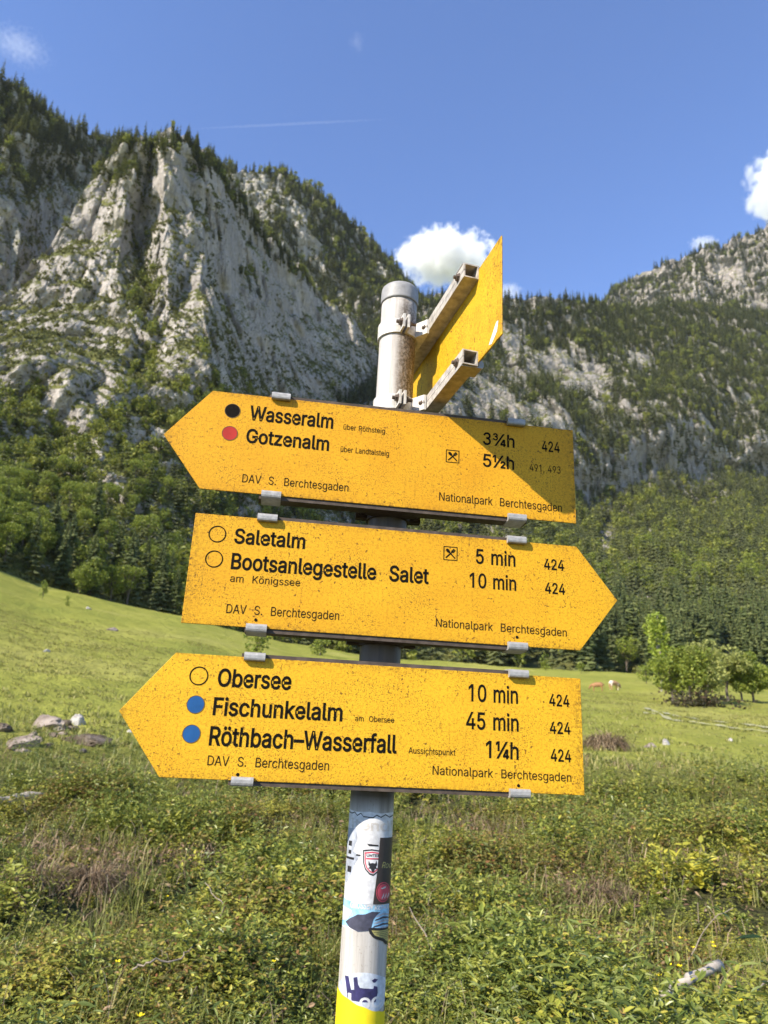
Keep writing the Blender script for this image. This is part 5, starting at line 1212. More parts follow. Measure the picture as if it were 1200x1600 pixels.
LC = 'dark pointed spruce among the leafy trees at the foot of the left cliff'
LB = 'bright green leafy tree in the wood at the foot of the left cliff'
RC = 'dark spruce on the wooded slope across the meadow on the right'
RB = 'green leafy tree on the wooded slope across the meadow on the right'
HC = 'small spruce standing high on the rock of the left mountain'
protoC = [make_conifer(300 + k, LC) for k in range(4)]
protoB = [make_broadleaf(320 + k, LB, spread=0.2 + 0.03 * (k % 3), r0=0.17 + 0.02 * (k % 2)) for k in range(6)]
usedC = set(); usedB = set()
rng = np.random.default_rng(5)
for row in T[solo]:
    con = row[4] > 0.5
    left = row[5] < 600
    high = left and row[6] < 560
    lab = (HC if high else LC if left else RC) if con else (LB if left else RB)
    grp = ('spruces high on the left mountain' if high else 'spruces at the foot of the left cliff' if left else 'spruces on the right slope') if con else ('leafy trees at the foot of the left cliff' if left else 'leafy trees on the right slope')
    pr = protoC if con else protoB
    k = int(rng.integers(0, len(pr)))
    used = usedC if con else usedB
    wd = rng.uniform(0.9, 1.35) if not con else rng.uniform(0.9, 1.2)
    if k not in used:
        used.add(k); o = pr[k]
        o.location = row[:3]; o.rotation_euler = (0, 0, rng.uniform(0, 6.28)); o.scale = (row[3] * wd, row[3] * wd, row[3]); o['label'] = lab
    else:
        o = dup(pr[k], lab, row[:3], rng.uniform(0, 6.28), (row[3] * wd, row[3] * wd, row[3]))
    o['group'] = grp

for pr, used in ((protoC, usedC), (protoB, usedB)):
    for k, o in enumerate(pr):
        if k not in used:
            for ch in list(o.children): bpy.data.objects.remove(ch)
            bpy.data.objects.remove(o)

# ------------------------------------------------------------------ the trees out on the meadow
def stand(o, px, py, h, wd=1.0, rz=0.0, dist=None):
    p = at(px, py)
    o.location = p - Vector((0, 0, 0.05)); o.scale = (h * wd, h * wd, h); o.rotation_euler = (0, 0, rz)
    return p
def px_h(px, py, top):
    """height of something standing at (px, py) whose top shows at row top"""
    p = at(px, py); return (py - top) / F_PX * (Vector(p) - Vector(CAM)).length * 0.98

GRP = 'small trees of the clump on the meadow'
for k, (px, py, top, wd, lab) in enumerate((
        (1052, 1098, 1026, 1.15, 'leftmost low tree of the clump on the meadow, its foliage reaching the ground'),
        (1079, 1100, 1016, 1.10, 'second tree from the left in the meadow clump, taller than the first'),
        (1104, 1099, 1014, 1.05, 'middle tree of the meadow clump, behind the dark thicket'),
        (1139, 1096, 1020, 1.15, 'round grey green tree right of the middle of the meadow clump'),
        (1160, 1096, 1030, 1.0, 'second tree from the right in the meadow clump, with a bare leaning trunk'),
        (1178, 1098, 1022, 0.95, 'rightmost tree of the meadow clump, with a thin bare trunk'))):
    o = make_broadleaf(400 + k, lab, 3400, 0.046, M_BRO2 if k in (2, 3) else M_BRO1, BARK, th=0.026, zc=0.60, zr=0.30, spread=0.30, r0=0.20, nl=15)
    o['group'] = GRP
    stand(o, px, py, px_h(px, py, top), wd, k * 1.3)
o = make_broadleaf(420, 'tall slender bright green tree rising behind the left end of the meadow clump', 1500, 0.045, leafy('birch_leaves', [(0.0, (0.18, 0.24, 0.03)), (0.5, (0.28, 0.35, 0.045)), (1.0, (0.40, 0.44, 0.07))], 0.35, 0.5), BARK_PALE, 'birch_tree', 0.012, zc=0.60, zr=0.35, spread=0.10, r0=0.115, nl=16)
stand(o, 1033, 1080, px_h(1033, 1080, 964), 1.0)
for k, (px, py, top, wd, lab) in enumerate((
        (853, 1048, 1020, 0.9, 'small pale young tree at the far edge of the meadow left of two others'),
        (908, 1052, 1034, 1.1, 'young bush at the far meadow edge, behind the right end of the lowest board'),
        (1010, 1068, 1036, 1.1, 'low bush at the far meadow edge just left of the slender tree'),
        (104, 948, 930, 0.8, 'dark bushy sapling at the wood edge on the upper left meadow'),
        (66, 938, 905, 0.5, 'pale slender sapling in front of the wood on the left meadow'),
        (400, 1028, 982, 1.5, 'broad bright bush on the meadow between the middle and lowest boards'),
        (500, 1024, 990, 1.5, 'second bright bush on the meadow between the middle and lowest boards'))):
    o = make_broadleaf(440 + k, lab, 420, 0.085, M_BRO1, BARK, 'bush', 0.02, zc=0.5, zr=0.3, spread=0.22, r0=0.24)
    o['category'] = 'bush'
    stand(o, px, py, px_h(px, py, top), wd, k)
# dark thicket at the foot of the clump
bmv, bq = cards(RNG.normal(size=(700, 3)) * np.array([0.36, 0.26, 0.16]) + np.array([0, 0, 0.12]), 0.11 * RNG.uniform(0.6, 1.3, 700), RNG)
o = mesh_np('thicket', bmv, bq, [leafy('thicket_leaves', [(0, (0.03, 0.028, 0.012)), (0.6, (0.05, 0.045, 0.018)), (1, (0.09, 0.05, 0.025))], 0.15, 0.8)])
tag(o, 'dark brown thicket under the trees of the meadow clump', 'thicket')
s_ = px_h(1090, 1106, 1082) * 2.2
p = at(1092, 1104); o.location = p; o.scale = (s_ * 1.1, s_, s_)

# ================================================================== FOREGROUND PLANTS
LEAF = np.array([[0, 0, 0], [0.30, 0.20, 0.05], [0.68, 0.16, 0.03], [1, 0, -0.08], [0.68, -0.16, 0.03], [0.30, -0.20, 0.05]])
LEAFQ = np.array([[0, 3, 2, 1], [0, 5, 4, 3]])
def frames(az, pitch, roll):
    """rotation matrices: x axis points along azimuth az raised by pitch, leaf rolled about it"""
    ca, sa, cp, sp = np.cos(az), np.sin(az), np.cos(pitch), np.sin(pitch)
    x = np.stack([ca * cp, sa * cp, sp], -1)
    y = np.stack([-sa, ca, 0 * ca], -1)
    z = np.cross(x, y)
    cr, sr = np.cos(roll)[:, None], np.sin(roll)[:, None]
    return np.stack([x, y * cr + z * sr, -y * sr + z * cr], -1)
def leaves(base, az, pitch, roll, length, width=1.0):
    n = len(base)
    M = frames(az, pitch, roll)
    L = LEAF[None] * np.array([1, 1, 1])
    V = L * np.asarray(length).reshape(-1, 1, 1)
    V = V * np.stack([np.ones(n), np.broadcast_to(width, n), np.ones(n)], -1)[:, None, :]
    V = np.einsum('nij,nkj->nki', M, V) + base[:, None, :]
    return V.reshape(-1, 3), (LEAFQ[None] + (np.arange(n) * 6)[:, None, None]).reshape(-1, 4)
def blades(base, az, lean, length, width):
    """grass blades: three-section strips that bend over"""
    n = len(base)
    ca, sa = np.cos(az), np.sin(az)
    d = np.stack([ca, sa, 0 * ca], -1); s = np.stack([-sa, ca, 0 * ca], -1)
    V = []
    for f, w in ((0, 1.0), (0.4, 0.85), (0.75, 0.55), (1.0, 0.05)):
        a = lean * f * 1.5
        c = base + d * (length * f * np.sin(a * 0.7))[:, None] + np.array([0, 0, 1.0]) * (length * f * np.cos(a * 0.8))[:, None]
        V += [c + s * (width * w)[:, None], c - s * (width * w)[:, None]]
    V = np.stack(V, 1)
    Q = np.array([[0, 1, 3, 2], [2, 3, 5, 4], [4, 5, 7, 6]])
    return V.reshape(-1, 3), (Q[None] + (np.arange(n) * 8)[:, None, None]).reshape(-1, 4)

def herb_points(rng, n, r0, r1, half=0.62):
    """ground points in a fan in front of the viewer, evenly spread by area"""
    r = np.sqrt(rng.uniform(r0 ** 2, r1 ** 2, n)); a = rng.uniform(-half, half, n)
    return np.stack([r * np.sin(a), r * np.cos(a)], 1)

def herbs(name, rng, pts, stems, nodes, hgt, leaf, mats, curve=0.5, width=1.0, pairs=2, droop=0.2):
    """leafy plants: stems fan out from each point, leaves in pairs up each stem"""
    n = len(pts)
    hs = fbm(np.column_stack([pts / 1.1, np.zeros(n)]), 31, 3)
    hb = fbm(np.column_stack([pts / 2.8, np.zeros(n)]), 37, 2)
    H = hgt * np.clip(1 + 1.1 * hs + 0.9 * hb, 0.3, 2.4) * rng.uniform(0.5, 1.35, n)
    z = ground_z(pts[:, 0], pts[:, 1]) - 0.01
    B, A, Pi, L, Wd = [], [], [], [], []
    for s in range(stems):
        az = rng.uniform(0, 2 * PI, n); ln = rng.uniform(0.1, 0.9, n) * curve
        hh = H * rng.uniform(0.6, 1.1, n)
        for k in range(nodes):
            f = (k + 0.6) / nodes
            out = hh * np.sin(ln * f) * f * 1.2
            b = np.stack([pts[:, 0] + np.cos(az) * out, pts[:, 1] + np.sin(az) * out, z + hh * f * np.cos(ln * f)], -1)
            for q in range(pairs):
                B.append(b); A.append(az + k * 1.57 + q * (2 * PI / pairs) + rng.normal(0, 0.35, n))
                Pi.append(rng.normal(0.35 - droop, 0.35, n)); L.append(leaf * rng.uniform(0.6, 1.25, n) * (1.1 - 0.45 * f) * np.clip(H / hgt, 0.6, 1.4))
    B = np.concatenate(B); m = len(B)
    v, q = leaves(B, np.concatenate(A), np.concatenate(Pi), rng.normal(0, 0.35, m), np.concatenate(L), width)
    return v, q

G1 = leafy('herb_leaves', [(0.0, (0.05, 0.068, 0.012)), (0.35, (0.13, 0.148, 0.02)), (0.7, (0.275, 0.285, 0.036)), (0.93, (0.47, 0.43, 0.065)), (1.0, (0.32, 0.20, 0.06))], 0.22, 0.38, patch=(0.29, 0.30, 0.05), patch_scale=0.55)
G2 = leafy('grass_blades', [(0.0, (0.13, 0.16, 0.03)), (0.5, (0.22, 0.24, 0.05)), (0.8, (0.33, 0.32, 0.09)), (1.0, (0.45, 0.37, 0.18))], 0.3, 0.5)
G3 = leafy('bramble_leaves', [(0.0, (0.09, 0.09, 0.022)), (0.4, (0.19, 0.18, 0.038)), (0.75, (0.28, 0.21, 0.055)), (1.0, (0.30, 0.13, 0.055))], 0.3, 0.5, patch=(0.42, 0.40, 0.055), patch_scale=0.8)
G4 = leafy('dry_stalks', [(0.0, (0.09, 0.056, 0.03)), (0.5, (0.20, 0.135, 0.075)), (1.0, (0.40, 0.30, 0.18))], 0.1, 0.8)
G5 = leafy('yellow_leaves', [(0.0, (0.30, 0.30, 0.04)), (0.5, (0.45, 0.42, 0.05)), (1.0, (0.56, 0.50, 0.07))], 0.35, 0.5)
G6 = leafy('fresh_leaves', [(0.0, (0.075, 0.11, 0.022)), (0.5, (0.175, 0.21, 0.036)), (1.0, (0.35, 0.37, 0.078))], 0.24, 0.36)

rng = np.random.default_rng(77)
# brown, withered patches (photograph column, row, spread in metres)
DRY = [(at(*q[:2]), q[2]) for q in ((150, 1350, 0.9), (300, 1345, 0.8), (560, 1350, 0.5), (600, 1470, 0.45), (900, 1385, 0.9), (690, 1480, 0.35), (960, 1500, 0.4), (1090, 1560, 0.5), (420, 1290, 1.2), (1190, 1390, 0.8), (60, 1330, 0.8), (760, 1300, 1.1), (1110, 1180, 2.0), (960, 1180, 1.6), (330, 1490, 0.3), (40, 1560, 0.3))]
def dryness(p):
    d = np.zeros(len(p))
    for c, s in DRY:
        d = np.maximum(d, np.exp(-((p[:, 0] - c.x) ** 2 + (p[:, 1] - c.y) ** 2 / 1.8) / (s * 0.72) ** 2))
    return d
def thin(p, keep):
    return p[rng.uniform(0, 1, len(p)) < keep]
def stuff(name, parts, mat):
    v, q = cat(parts)
    o = mesh_np(name, v, q, [mat], False)
    return tag(o, kind='stuff')

def species(p, seed, scale, lo, hi):
    return np.clip((fbm(np.column_stack([p / scale, np.zeros(len(p))]), seed, 3) - lo) / (hi - lo), 0, 1)

near = herb_points(rng, 4600, 2.7, 7.0); mid = herb_points(rng, 8000, 7.0, 15.0); far_ = herb_points(rng, 6000, 15.0, 27.0, 0.58)
def edge_keep(p):                                       # the plants give way to meadow in an uneven line
    r = np.hypot(p[:, 0], p[:, 1])
    return np.clip((24 + 5 * fbm(np.column_stack([p / 4.0, np.zeros(len(p))]), 41, 3) - np.where(p[:, 0] < -3, 8 * np.clip((-p[:, 0] - 3) / 3, 0, 1), 0) - r) / 5, 0, 1)
far_ = thin(far_, edge_keep(far_)); mid = thin(mid, edge_keep(mid))
parts = []
for p, st_, nd, h, lf in ((near, 5, 4, 0.30, 0.052), (mid, 5, 3, 0.34, 0.066), (far_, 4, 3, 0.38, 0.095)):
    q = thin(p, (1 - 0.95 * dryness(p)) * (0.28 + 0.72 * species(p, 51, 0.7, -0.22, 0.14)))
    parts.append(herbs('herb', rng, q, st_, nd, h, lf, None, width=1.15))
stuff('ground_cover', parts, G1)
parts = []
for p, st_, nd, h, lf in ((near, 4, 5, 0.34, 0.062), (mid, 4, 4, 0.38, 0.075), (far_, 3, 3, 0.4, 0.11)):
    p = p + rng.normal(0, 0.15, p.shape)
    q = thin(p, (1 - 0.9 * dryness(p)) * species(p, 61, 1.3, -0.06, 0.24) * 0.85)
    parts.append(herbs('herb', rng, q, st_, nd, h, lf, None, width=0.8, droop=0.05))
stuff('ground_cover', parts, G6)
parts = []
for p, st_, nd, h, lf in ((near, 5, 5, 0.30, 0.040), (mid, 5, 4, 0.36, 0.055), (far_, 4, 3, 0.42, 0.085)):
    p = p + rng.normal(0, 0.2, p.shape)
    q = thin(p, np.clip(species(p, 71, 1.6, 0.05, 0.35) * 0.8 + 0.25 * dryness(p), 0, 1))
    parts.append(herbs('bramble', rng, q, st_, nd, h, lf, None, curve=1.1, width=1.3, pairs=3))
stuff('bramble_cover', parts, G3)
parts = []
for p, nb, ln, wd in ((herb_points(rng, 1300, 2.6, 7.0), 20, 0.27, 0.0028), (herb_points(rng, 1700, 7.0, 15.0), 13, 0.30, 0.005), (thin(herb_points(rng, 4200, 15.0, 34.0, 0.56), 0.8), 9, 0.28, 0.011)):
    q = thin(p, 0.25 + 0.75 * species(p, 81, 1.2, -0.2, 0.25))
    n = len(q)
    b = np.repeat(q, nb, 0) + rng.normal(0, 0.05, (n * nb, 2))
    base = np.column_stack([b, ground_z(b[:, 0], b[:, 1]) - 0.01])
    L = ln * rng.uniform(0.45, 1.35, n * nb) * np.repeat(rng.uniform(0.7, 1.25, n), nb)
    parts.append(blades(base, rng.uniform(0, 2 * PI, n * nb), rng.uniform(0.15, 1.1, n * nb), L, wd * rng.uniform(0.6, 1.3, n * nb)))
stuff('grass', parts, G2)
parts = []
for p, nb, ln, wd in ((herb_points(rng, 2600, 2.7, 7.0), 12, 0.20, 0.0022), (herb_points(rng, 5200, 7.0, 15.0), 9, 0.22, 0.004), (herb_points(rng, 3000, 15.0, 26.0, 0.56), 7, 0.4, 0.008)):
    q = thin(p, np.clip(0.04 + 0.45 * dryness(p), 0, 1))
    n = len(q)
    b = np.repeat(q, nb, 0) + rng.normal(0, 0.08, (n * nb, 2))
    base = np.column_stack([b, ground_z(b[:, 0], b[:, 1]) + rng.uniform(-0.01, 0.10, n * nb)])
    parts.append(blades(base, rng.uniform(0, 2 * PI, n * nb), rng.uniform(0.5, 1.9, n * nb), ln * rng.uniform(0.4, 1.5, n * nb), wd * rng.uniform(0.5, 1.4, n * nb)))
stuff('dry_stalks', parts, G4)
parts = []                                              # withered leaves in the brown patches
for p, lf in ((herb_points(rng, 9000, 2.7, 7.0), 0.045), (herb_points(rng, 20000, 7.0, 15.0), 0.06)):
    q = thin(p, np.clip(dryness(p) * 0.9 + 0.08, 0, 1)); n = len(q)
    base = np.column_stack([q, ground_z(q[:, 0], q[:, 1]) + rng.uniform(0.0, 0.16, n)])
    parts.append(leaves(base, rng.uniform(0, 6.28, n), rng.normal(0, 0.5, n), rng.normal(0, 0.8, n), lf * rng.uniform(0.5, 1.3, n), 1.0))
stuff('withered_leaves', parts, leafy('withered_leaf', [(0.0, (0.15, 0.09, 0.055)), (0.5, (0.29, 0.18, 0.105)), (1.0, (0.42, 0.29, 0.17))], 0.2, 0.7))
# dead stems and twigs tangled through the weeds
parts = []
for p, ln, wd in ((herb_points(rng, 700, 2.7, 7.0), 0.26, 0.0017), (herb_points(rng, 600, 7.0, 15.0), 0.36, 0.0032)):
    n = len(p)
    base = np.column_stack([p, ground_z(p[:, 0], p[:, 1]) + rng.uniform(0.05, 0.26, n)])
    parts.append(blades(base, rng.uniform(0, 6.28, n), rng.uniform(0.6, 1.7, n), ln * rng.uniform(0.4, 1.5, n), wd * rng.uniform(0.5, 1.3, n)))
stuff('dead_stems', parts, leafy('dead_stem', [(0.0, (0.08, 0.055, 0.035)), (0.5, (0.17, 0.125, 0.08)), (1.0, (0.34, 0.27, 0.19))], 0.0, 0.8))
# narrow leaved weeds standing above the rest
parts = []
for p, nd, h, lf in ((herb_points(rng, 900, 2.7, 7.0), 8, 0.52, 0.07), (herb_points(rng, 1500, 7.0, 15.0), 7, 0.55, 0.085), (herb_points(rng, 900, 15.0, 24.0, 0.56), 5, 0.6, 0.12)):
    q = thin(p, (1 - dryness(p)) * species(p, 101, 1.8, -0.05, 0.25))
    parts.append(herbs('weed', rng, q, 2, nd, h, lf, None, curve=0.35, width=0.55, pairs=2, droop=0.3))
stuff('tall_weeds', parts, leafy('weed_leaves', [(0.0, (0.08, 0.11, 0.025)), (0.6, (0.16, 0.20, 0.045)), (1.0, (0.27, 0.29, 0.075))], 0.24, 0.5))
# short tufts scattered over the open meadow
p = herb_points(rng, 26000, 24, 130, 0.56)
q = thin(p, 0.15 + 0.85 * species(p, 91, 5.0, -0.05, 0.3)); n = len(q); nb = 7
b = np.repeat(q, nb, 0) + rng.normal(0, 0.12, (n * nb, 2))
stuff('meadow_tufts', [blades(np.column_stack([b, ground_z(b[:, 0], b[:, 1]) - 0.02]), rng.uniform(0, 6.28, n * nb), rng.uniform(0.3, 1.3, n * nb), 0.20 * rng.uniform(0.3, 1.5, n * nb), np.full(n * nb, 0.03))],
      leafy('meadow_tuft', [(0.0, (0.17, 0.18, 0.04)), (0.6, (0.28, 0.27, 0.065)), (1.0, (0.40, 0.35, 0.13))], 0.3, 0.6))

# ------------------------------------------------------------------ single plants that stand out
def single(name, label, cat_, px, py, mat, stems, nodes, hgt, leaf, width=1.0, spread=0.1, count=1, curve=0.6, pairs=2, group=None, droop=0.1):
    p = at(px, py)
    r_ = np.random.default_rng(int(px * 7 + py))
    pts = np.column_stack([p.x + r_.normal(0, spread, count), p.y + r_.normal(0, spread, count)])
    v, q = herbs(name, r_, pts, stems, nodes, hgt, leaf, None, curve, width, pairs, droop)
    v = v - np.array([p.x, p.y, p.z])
    o = mesh_np(name, v, q, [mat], False)
    o.location = p
    return tag(o, label, cat_, group)

single('leafy_weed', 'big broad leaved green weed low in the picture, right of the pole', 'plant', 735, 1530, G6, 8, 5, 0.32, 0.12, 0.75, 0.10, 4, 0.8)
single('leafy_weed', 'dense clump of dark green leaves beside the fallen branch stub', 'plant', 1020, 1500, G6, 9, 5, 0.30, 0.095, 1.2, 0.13, 6, 0.8)
single('leafy_weed', 'leafy green weed at the right edge below the yellow leaved bramble', 'plant', 1150, 1440, G6, 8, 5, 0.30, 0.11, 0.9, 0.12, 5, 0.8)
single('leafy_weed', 'spray of narrow light green leaves at the very bottom, just right of the pole', 'plant', 660, 1600, G6, 8, 5, 0.24, 0.085, 0.7, 0.12, 5, 0.7)
single('leafy_weed', 'dark broad leaved weed in the bottom left corner', 'plant', 40, 1530, G6, 9, 5, 0.30, 0.075, 1.2, 0.14, 7, 0.9)
single('leafy_weed', 'green weed with round leaves left of the pole by its stickers', 'plant', 480, 1490, G1, 9, 4, 0.26, 0.065, 1.4, 0.16, 8, 0.9)
single('bramble_bush', 'bright yellow leaved bramble on the right above a brown patch', 'shrub', 1030, 1372, G5, 8, 4, 0.40, 0.095, 1.3, 0.34, 9, 1.0, 3)
single('bramble_bush', 'yellow leaved bramble low beside the right side of the pole', 'shrub', 648, 1410, G5, 6, 4, 0.24, 0.06, 1.3, 0.16, 5, 1.0, 3)
single('bramble_bush', 'small yellow tinged bramble at the right picture edge', 'shrub', 1192, 1368, G5, 7, 4, 0.34, 0.075, 1.3, 0.2, 5, 1.0, 3)
single('bramble_bush', 'yellow green bramble trailing over the withered tussock on the left', 'shrub', 195, 1338, G5, 7, 4, 0.30, 0.065, 1.2, 0.32, 6, 1.0, 3)
single('bramble_bush', 'yellow green bramble left of the pole, above a brown patch', 'shrub', 505, 1425, G5, 7, 4, 0.28, 0.06, 1.2, 0.2, 5, 1.0, 3)

def tussock(label, px, py, rad, ln, mat, n=700, wd=0.0035, name='dry_tussock'):
    p = at(px, py); r_ = np.random.default_rng(int(px))
    a = r_.uniform(0, 6.28, n); rr_ = rad * np.sqrt(r_.uniform(0, 1, n))
    base = np.column_stack([rr_ * np.cos(a), rr_ * np.sin(a), 0.5 * ln * (1 - (rr_ / rad) ** 2) - 0.02])
    v, q = blades(base, a + r_.normal(0, 0.4, n), r_.uniform(0.7, 2.1, n), ln * r_.uniform(0.5, 1.4, n), wd * r_.uniform(0.5, 1.4, n))
    o = mesh_np(name, v, q, [mat], False); o.location = p
    return tag(o, label, 'tussock')
tussock('brown withered tussock with hanging dry blades on the left', 138, 1395, 0.24, 0.30, G4, 700)
tussock('second, flatter brown tussock in the dry patch left of the first', 50, 1385, 0.30, 0.24, G4, 500)
tussock('pale dry grass tussock on the right just beyond the lowest board', 948, 1172, 0.75, 0.75, G4, 900, 0.012)
tussock('brown dry tussock in the middle right under the yellow bramble', 930, 1410, 0.45, 0.26, G4, 700)

# buttercups: stem and a cup of five petals
PETAL, STEM = plain('buttercup_petal', (0.78, 0.62, 0.01), 0.35), plain('green_stem', (0.12, 0.17, 0.04), 0.6)
def buttercup(label, px, py, h, seed, r_=0.012):
    d = ray(px, py)
    # stand it where its flower shows at (px, py)
    best = at(px, py, dz=h)
    p = Vector((best.x, best.y, float(ground_z(best.x, best.y))))
    root = empty('buttercup', p, seed)
    tag(root, label, 'flower', 'buttercups among the weeds')
    bm = bmesh.new(); tube(bm, [(0, 0, 0), (0.01, 0, h * 0.5), (0.0, 0.006, h)], [0.0022, 0.0018, 0.0014], 5); obj('stem', bm, STEM, root)
    bm = bmesh.new()
    c = bm.verts.new((0, 0.006, h))
    for k in range(5):
        a = 2 * PI * k / 5
        f = lambda rad, da, z: bm.verts.new((rad * math.cos(a + da), 0.006 + rad * math.sin(a + da), h + z))
        bm.faces.new((c, f(r_ * 0.7, -0.55, 0.003), f(r_ * 1.15, -0.3, 0.009), f(r_ * 1.15, 0.3, 0.009), f(r_ * 0.7, 0.55, 0.003)))
    obj('petals', bm, PETAL, root)
for k, (px, py, w) in enumerate(((1063, 1467, 'highest of the buttercups at the right, near the leaf clump'), (1085, 1484, 'buttercup just below the highest one at the right'), (1117, 1480, 'rightmost buttercup beside the leaf clump on the right'),
        (1046, 1508, 'left one of two buttercups above the fallen branch stub'), (1060, 1512, 'right one of two buttercups above the fallen branch stub'), (1028, 1526, 'buttercup left of the branch stub, low among dry stalks'),
        (1158, 1566, 'lone buttercup in the bottom right corner'), (428, 1505, 'lone buttercup left of the pole'), (221, 1590, 'lone buttercup at the bottom edge left of the pole'), (262, 1402, 'small buttercup by the withered tussock on the left'), (183, 1506, 'buttercup in the weeds of the lower left'), (1112, 1476, 'buttercup half hidden behind another at the right'))):
    buttercup(w, px, py, 0.36 + 0.03 * (k % 3), k, 0.0135 if k % 2 else 0.016)

# fallen wood
WOOD = plain('bleached_wood', (0.42, 0.36, 0.29), 0.85, 0, 0.35, 25, 0.5)
TWIG = plain('grey_twig', (0.26, 0.21, 0.16), 0.85, 0, 0.3, 40, 0.3)
def branch(name, label, pts, rad, mat, cat_='branch', n=9, lift=0.1, jit=0.012, seed=1):
    r_ = random.Random(seed)
    P = [Vector(p) for p in pts]
    Q = []
    for a, b in zip(P, P[1:]):
        for k in range(5):
            t_ = k / 5
            Q.append(a.lerp(b, t_) + Vector((r_.uniform(-jit, jit), r_.uniform(-jit, jit), r_.uniform(-jit, jit))))
    Q.append(P[-1])
    o_ = Q[0].copy()
    bm = bmesh.new()
    m = len(Q)
    tube(bm, [q - o_ for q in Q], [(rad[0] + (rad[1] - rad[0]) * i / (m - 1)) * r_.uniform(0.82, 1.15) for i in range(m)], n)
    o = obj(name, bm, mat, None, True); o.location = o_
    return tag(o, label, cat_)
def up(px, py, h):
    p = at(px, py, dz=h); return Vector((p.x, p.y, float(ground_z(p.x, p.y)) + h))
branch('fallen_branch', 'short thick bleached branch stub lying in the weeds at lower right', [up(1036, 1552, 0.36), up(1080, 1533, 0.40), up(1124, 1510, 0.44)], (0.019, 0.030), WOOD, n=11, seed=3)
branch('fallen_log', 'pale barkless log lying in the grass at the left edge', [up(-30, 1264, 0.16), up(20, 1252, 0.2), up(66, 1244, 0.2)], (0.10, 0.075), WOOD, 'log', n=11, jit=0.03, seed=4)
branch('twig', 'thin curved grey twig arching through weeds left of the pole', [up(205, 1520, 0.28), up(235, 1503, 0.33), up(280, 1500, 0.33), up(300, 1480, 0.38)], (0.007, 0.003), TWIG, 'twig', 6, seed=5)
branch('twig', 'dead twig slanting up beside the dark hole right of the pole', [up(676, 1520, 0.08), up(668, 1470, 0.22), up(640, 1420, 0.34)], (0.008, 0.003), TWIG, 'twig', 6, seed=6)
branch('twig', 'straight pale twig leaning in the weeds on the left', [up(330, 1450, 0.2), up(352, 1420, 0.4), up(320, 1380, 0.5)], (0.006, 0.003), TWIG, 'twig', 6, seed=7)
branch('twig', 'upright thin stalk near the buttercups on the right', [up(1066, 1510, 0.15), up(1110, 1440, 0.42), up(1146, 1420, 0.5)], (0.005, 0.002), TWIG, 'twig', 6, seed=8)
branch('twig', 'long thin twig crossing the bottom right corner', [up(1150, 1570, 0.25), up(1185, 1545, 0.32), up(1230, 1520, 0.36)], (0.006, 0.003), TWIG, 'twig', 6, seed=9)

# ------------------------------------------------------------------ rocks on the meadow
def stone_mat(name, a, b, c):
    t = MT(name); co = t.coord()
    f = t.noise(co, 1.6, 6, 0.7); g2 = t.noise(co, 7, 4, 0.7)
    col = t.ramp(f, [(0.32, a), (0.5, b), (0.68, c)])
    col = t.mix(t.math('MULTIPLY', t.ramp(g2, [(0.55, 0), (0.7, 1)]), 0.5), col, a)
    t.bump(t.math('ADD', f, g2), 0.6, 0.15)
    return t.fin(col, 0.9, spec=0.1)
STONE = stone_mat('grey_pink_stone', (0.10, 0.075, 0.05), (0.25, 0.20, 0.165), (0.42, 0.355, 0.30))
STONE_W = stone_mat('white_stone', (0.22, 0.19, 0.16), (0.45, 0.41, 0.37), (0.60, 0.57, 0.53))
STONE_D = stone_mat('dark_mossy_stone', (0.05, 0.04, 0.025), (0.11, 0.085, 0.06), (0.26, 0.21, 0.17))
def rock(label, px, py, wpx, hpx, mat, seed, depth=0.8):
    p = at(px, py)
    d = (p - Vector(CAM)).length
    w, h = wpx * 0.86 / F_PX * d, hpx * 0.70 / F_PX * d
    bm = bmesh.new()
    bmesh.ops.create_icosphere(bm, subdivisions=4, radius=1.0)
    V = np.array([v.co for v in bm.verts])
    n = fbm(V * 1.1, seed, 3); n2 = fbm(V * 3.1, seed + 3, 3, ridged=True)
    r_ = np.random.default_rng(seed)
    V2 = V * (1 + 0.42 * n + 0.26 * n2)[:, None]
    for k in range(9):                                   # broken faces
        u = r_.normal(size=3); u /= np.linalg.norm(u); c = r_.uniform(0.55, 0.85)
        dd = V2 @ u - c
        V2 = V2 - np.where(dd > 0, dd * 0.85, 0)[:, None] * u
    for v, q in zip(bm.verts, V2): v.co = q * np.array([w * 0.5, w * 0.5 * depth, h * 0.62])
    o = obj('rock', bm, mat, None, False); o.location = p + Vector((0, 0, h * 0.14)); o.rotation_euler = (0, 0, seed * 0.7)
    o.rotation_euler = (0, 0, 0.3 * math.sin(seed))
    return tag(o, label, 'rock')
